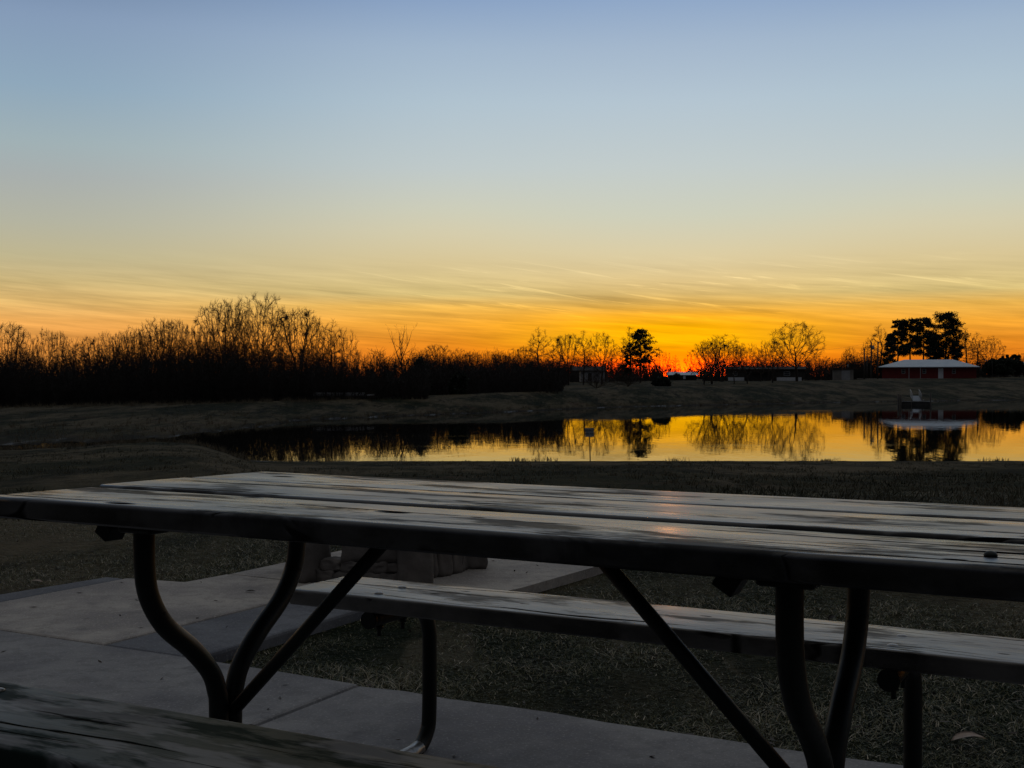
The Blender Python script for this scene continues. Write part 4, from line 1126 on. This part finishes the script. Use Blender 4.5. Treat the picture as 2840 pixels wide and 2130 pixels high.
# long trailer home with white skirting and a dark porch
D = 292.0; k = D / F; x0, x1 = xr(2012), xr(2232); zb = zr_(1056); w = x1 - x0; xm = (x0 + x1) / 2
tr = empty('trailer_home', (xm, D, zb), -.2)
tag(tr, 'long dark trailer home with white skirting and a covered porch behind the bare trees', 'house')
MB().box((0, 2.5, 1.75), (w - .5, 4.6, 2.2)).build('wall', M['dark_wall'], tr)
mb = MB(); gable_roof(mb, -w / 2, w / 2, -.2, 5.2, 2.87, 3.5); mb.build('roof', M['dark_roof'], tr)
q = lambda px: xr(px) - xm
MB().box((q(2043), .12, .42), ((2065 - 2021) * k, .1, .84)).build('skirting', M['white'], tr)
MB().box((q(2182), .12, .42), ((2210 - 2153) * k, .1, .84)).build('skirting', M['white'], tr)
MB().box((q(2215.5), .06, .42), (.85, .2, .84)).build('utility_box', M['white'], tr)
window(tr, q(2181), .17, 1.75, 1.5, 1.0, M['white_dim']); window(tr, q(2040), .17, 1.8, 1.1, 1.0, M['white_dim'])
pr = MB(); pr.box((q(2108), -1.3, .62), (4.4, 2.8, .16)); pr.build('porch_deck', M['dock_wood'], tr)
mb = MB(); mb.box((q(2108), -1.3, 2.9), (4.9, 3.2, .14), Matrix.Rotation(.06, 4, 'X')); mb.build('porch_roof', M['dark_roof'], tr)
for dx in (-2.1, -.7, .7, 2.1): MB().box((q(2108) + dx, -2.6, 1.4), (.12, .12, 2.8)).build('porch_post', M['dark_wall'], tr)
MB().box((q(2108), -2.6, 1.15), (4.2, .06, .08)).box((q(2108), -2.6, .9), (4.2, .05, .05)).build('railing', M['dark_wall'], tr)
# small white house behind the shrubs
D = 290.0; k = D / F; x0, x1 = xr(1588), xr(1677); zb = zr_(1056); w = x1 - x0; xm = (x0 + x1) / 2
sh = empty('white_house', (xm, D, zb), 0)
tag(sh, 'small dim white house half hidden behind the twiggy shrub', 'house')
MB().box((1.0, 3, 1.15), (w - 2, 6, 2.7)).build('wall', M['white_dim'], sh)
mb = MB(); gable_roof(mb, -w / 2, w / 2 + .2, -.5, 6.5, 2.5, 3.5); mb.build('roof', M['dark_roof'], sh)
window(sh, 2.0, -.03, 1.4, .9, .9, M['white_dim']); MB().box((.3, -.03, .95), (.9, .06, 1.9)).build('door', M['dark_wall'], sh)
# house at the right edge
D = 300.0; k = D / F; x0 = xr(2800); zb = zr_(1033)
rh = empty('grey_house', (x0 + 5, D, zb), -.42)
tag(rh, 'pale house cut by the right edge of the view, low light roof', 'house')
MB().box((.9, 4, .8), (8.2, 7, 2.2)).build('wall', M['white_dim'], rh)
mb = MB(); hip_roof(mb, -3.4, 5.4, -.4, 8.4, 1.92, 2.9, 2.6); mb.build('roof', M['metal_roof'], rh)
mb = MB(); mb.box((-4.1, .6, .55), (1.5, 3, .9), bev=.05); mb.box((-4.1, .5, 1.2), (1.2, 2, .5), bev=.08); mb.build('lean_to', M['white_dim'], rh)
window(rh, -1.8, .47, 1.1, 1.4, 1.0, M['white_dim'])

# ------------------------------------------------------------------ poles, lamp, wires
GPO = 'wooden poles left of the red house'
for px, yt, D, lab, r in ((2397, 966, 244, 'leftmost and shortest wooden pole left of the red house', .17), (2404.5, 985, 252, 'thin low wooden pole second from the left', .12),
                          (2416, 948, 246, 'tall wooden pole carrying a grey transformer', .17), (2434, 948, 240, 'tall plain wooden pole nearest the red house', .17)):
    x, y = at(px, D); zb = tz(x, y); H = CZ + (HY - yt) / F * D - zb
    o = empty('wooden_pole', (x, y, zb)); tag(o, lab, 'pole', GPO)
    MB().tube([(0, 0, -.4), (0.03, 0, H * .5), (.02 + .06 * (px == 2434), 0, H)], [r, r * .9, r * .75], 9).build('shaft', M['pole'], o)
    if px == 2416:
        MB().tube([(.36, -.1, H - 1.6), (.36, -.1, H - .8)], .22, 12).box((.15, -.05, H - 1.2), (.3, .08, .1)).build('transformer', M['white_dim'], o)
    else:
        MB().box((0, 0, H - .25), (.5, .1, .1)).build('crossarm', M['pole'], o)
x, y = at(2752, 250); zb = tz(x, y); H = CZ + (HY - 999) / F * 250 - zb
o = empty('lamp_post', (x, y, zb)); tag(o, 'slim lamp post with a bent arm right of the red house', 'lamp post')
MB().tube(smooth_path([(0, 0, -.3), (0, 0, H * .6), (-.05, 0, H - .1), (-.4, 0, H + .05), (-1.1, 0, H)]), .055, 8).build('post', M['pole'], o)
MB().box((-1.3, 0, H - .04), (.5, .22, .14), bev=.03).build('lamp_head', M['white_dim'], o)
def wire(p0, p1, sag, label):
    pts = [Vector(p0).lerp(Vector(p1), k / 20) - Vector((0, 0, sag * 4 * (k / 20) * (1 - k / 20))) for k in range(21)]
    tag(MB().tube(pts, .014, 5).build('power_line', M['wire']), label, 'cable', 'power lines near the red house')
def pt(px, y, D): a = at(px, D); return (a[0], a[1], CZ + (HY - y) / F * D)
wire(pt(2416, 950, 246), pt(2210, 972, 330), .6, 'thin cable sagging left from the transformer pole')
wire(pt(2434, 948, 240), pt(3100, 918, 300), 3.0, 'upper thin cable crossing the sky right of the pines')
wire(pt(2434, 953, 240), pt(3100, 950, 300), 2.6, 'lower thin cable crossing the sky right of the pines')

# ------------------------------------------------------------------ fishing dock on the far shore
D = 143.0; k = D / F
x0, x1 = xr(2502), xr(2581)
dock = empty('fishing_dock', ((x0 + x1) / 2, D, ZW), -.33)
tag(dock, 'dark floating dock with a pale aluminium gangway at the far shore', 'dock')
w = x1 - x0
MB().box((0, 1.3, .17), (w, 2.8, .42), bev=.02).build('float', M['dock_wood'], dock)
MB().box((0, 1.3, .42), (w + .1, 2.9, .07)).build('deck', M['dock_wood'], dock)
gw = MB(); gw.poly([(-.42, 2.4, .50), (.62, 2.4, .50), (.28, 7.4, 1.05), (-.76, 7.4, 1.05)]); bmesh.ops.solidify(gw.bm, geom=gw.bm.faces[:], thickness=.07)
gang = gw.build('gangway', M['alu'], dock)
for dx in (-.42, .62):
    a = Vector((dx, 2.4, .52)); e = Vector((dx - .34, 7.4, 1.07))
    mb = MB()
    mb.tube([a + Vector((0, 0, .78)), e + Vector((0, 0, .78))], .022, 8); mb.tube([a + Vector((0, 0, .42)), e + Vector((0, 0, .42))], .012, 8); mb.tube([a + Vector((0, 0, .12)), e + Vector((0, 0, .12))], .012, 8)
    for q in range(7): p_ = a.lerp(e, q / 6); mb.tube([p_, p_ + Vector((0, 0, .78))], .015, 8)
    mb.build('railing', M['alu'], gang)
for dx, h, r in ((-w / 2 - .32, 1.35, .13), (-w / 2 - .05, 1.28, .10), (w / 2 - .1, 1.55, .09), (-.55, .75, .05)):
    MB().tube([(dx, -.2, -1.2), (dx, -.2, h)], r, 10).build('piling', M['pole'], dock)
MB().box((-w / 2 + .25, .2, .60), (.1, .1, .3)).box((w / 2 - .9, .4, .56), (.12, .5, .2)).build('cleat', M['alu'], dock)

# ------------------------------------------------------------------ footbridge beyond the berm
D = 117.0; k = D / F
x0, x1 = xr(868), xr(1043); zd = zr_(1098)
fbg = empty('footbridge', ((x0 + x1) / 2, D, zd), .0)
tag(fbg, 'low footbridge with pale rails at the foot of the dark woodland', 'bridge')
w = x1 - x0
mb = MB(); mb.box((0, .6, -.08), (w, 1.4, .14)); mb.build('deck', M['dock_wood'], fbg)
for yy in (0, 1.2):
    mb = MB(); mb.box((-.6, yy, .27), (w * .80, .05, .09)); mb.box((-.6, yy, .10), (w * .80, .04, .06)); mb.build('rail', M['white_dim'], fbg)
MB().box((w * .415, -.06, .10), (w * .14, .05, .15)).build('end_panel', M['white'], fbg)
for kx in (-.46, -.30, -.14, .0, .16, .33, .49):
    MB().box((kx * w, -.04, -.2), (.07, .07, 1.1)).build('post', M['dock_wood'], fbg)

# ------------------------------------------------------------------ sign at the water's edge
D = 41.0
x, y = at(1636, D); zb = tz(x, y)
sg = empty('warning_sign', (x, y, zb)); tag(sg, 'small grey white sign reading DO NOT ENTER POND on a thin post at the water', 'sign')
k = D / F
ztop = CZ - (1187 - HY) * k; zbt = CZ - (1211.5 - HY) * k; xo = (1637.5 - 1638.5) * k
MB().tube([(.02, 0, -.4), (0, .0, (ztop - zb) * .5), (xo - .01, 0, ztop - zb - .03)], .019, 8).build('post', M['pole'], sg)
pw, ph = 24.4 * k, (1211.5 - 1187) * k
pl = MB().box((xo, -.028, (ztop + zbt) / 2 - zb), (pw, .008, ph), bev=.003).build('sign_plate', M['sign'], sg)
def text(s_, size, cx, cz, parent):
    cu = bpy.data.curves.new('lettering', 'FONT'); cu.body = s_; cu.size = size; cu.align_x = 'CENTER'; cu.align_y = 'CENTER'; cu.extrude = .001; cu.offset = size * .022
    tmp = bpy.data.objects.new('tmp', cu); COL.objects.link(tmp)
    dg = bpy.context.evaluated_depsgraph_get(); dg.update()
    me_ = bpy.data.meshes.new_from_object(tmp.evaluated_get(dg)); bpy.data.objects.remove(tmp)
    me_.materials.clear()
    o_ = link('lettering', me_, M['black'], parent, (cx, -.0345, cz)); o_.rotation_euler = (RAD(90), 0, 0)
    return o_
zc_ = (ztop + zbt) / 2 - zb
text('DO NOT', .082, xo, zc_ + ph * .2, pl); text('ENTER POND', .066, xo, zc_ - ph * .17, pl)
for q in (-1, 1):
    MB().tube([(xo, -.036, zc_ + q * ph * .42), (xo, -.03, zc_ + q * ph * .42)], .008, 8).build('rivet', M['bolt'], pl)
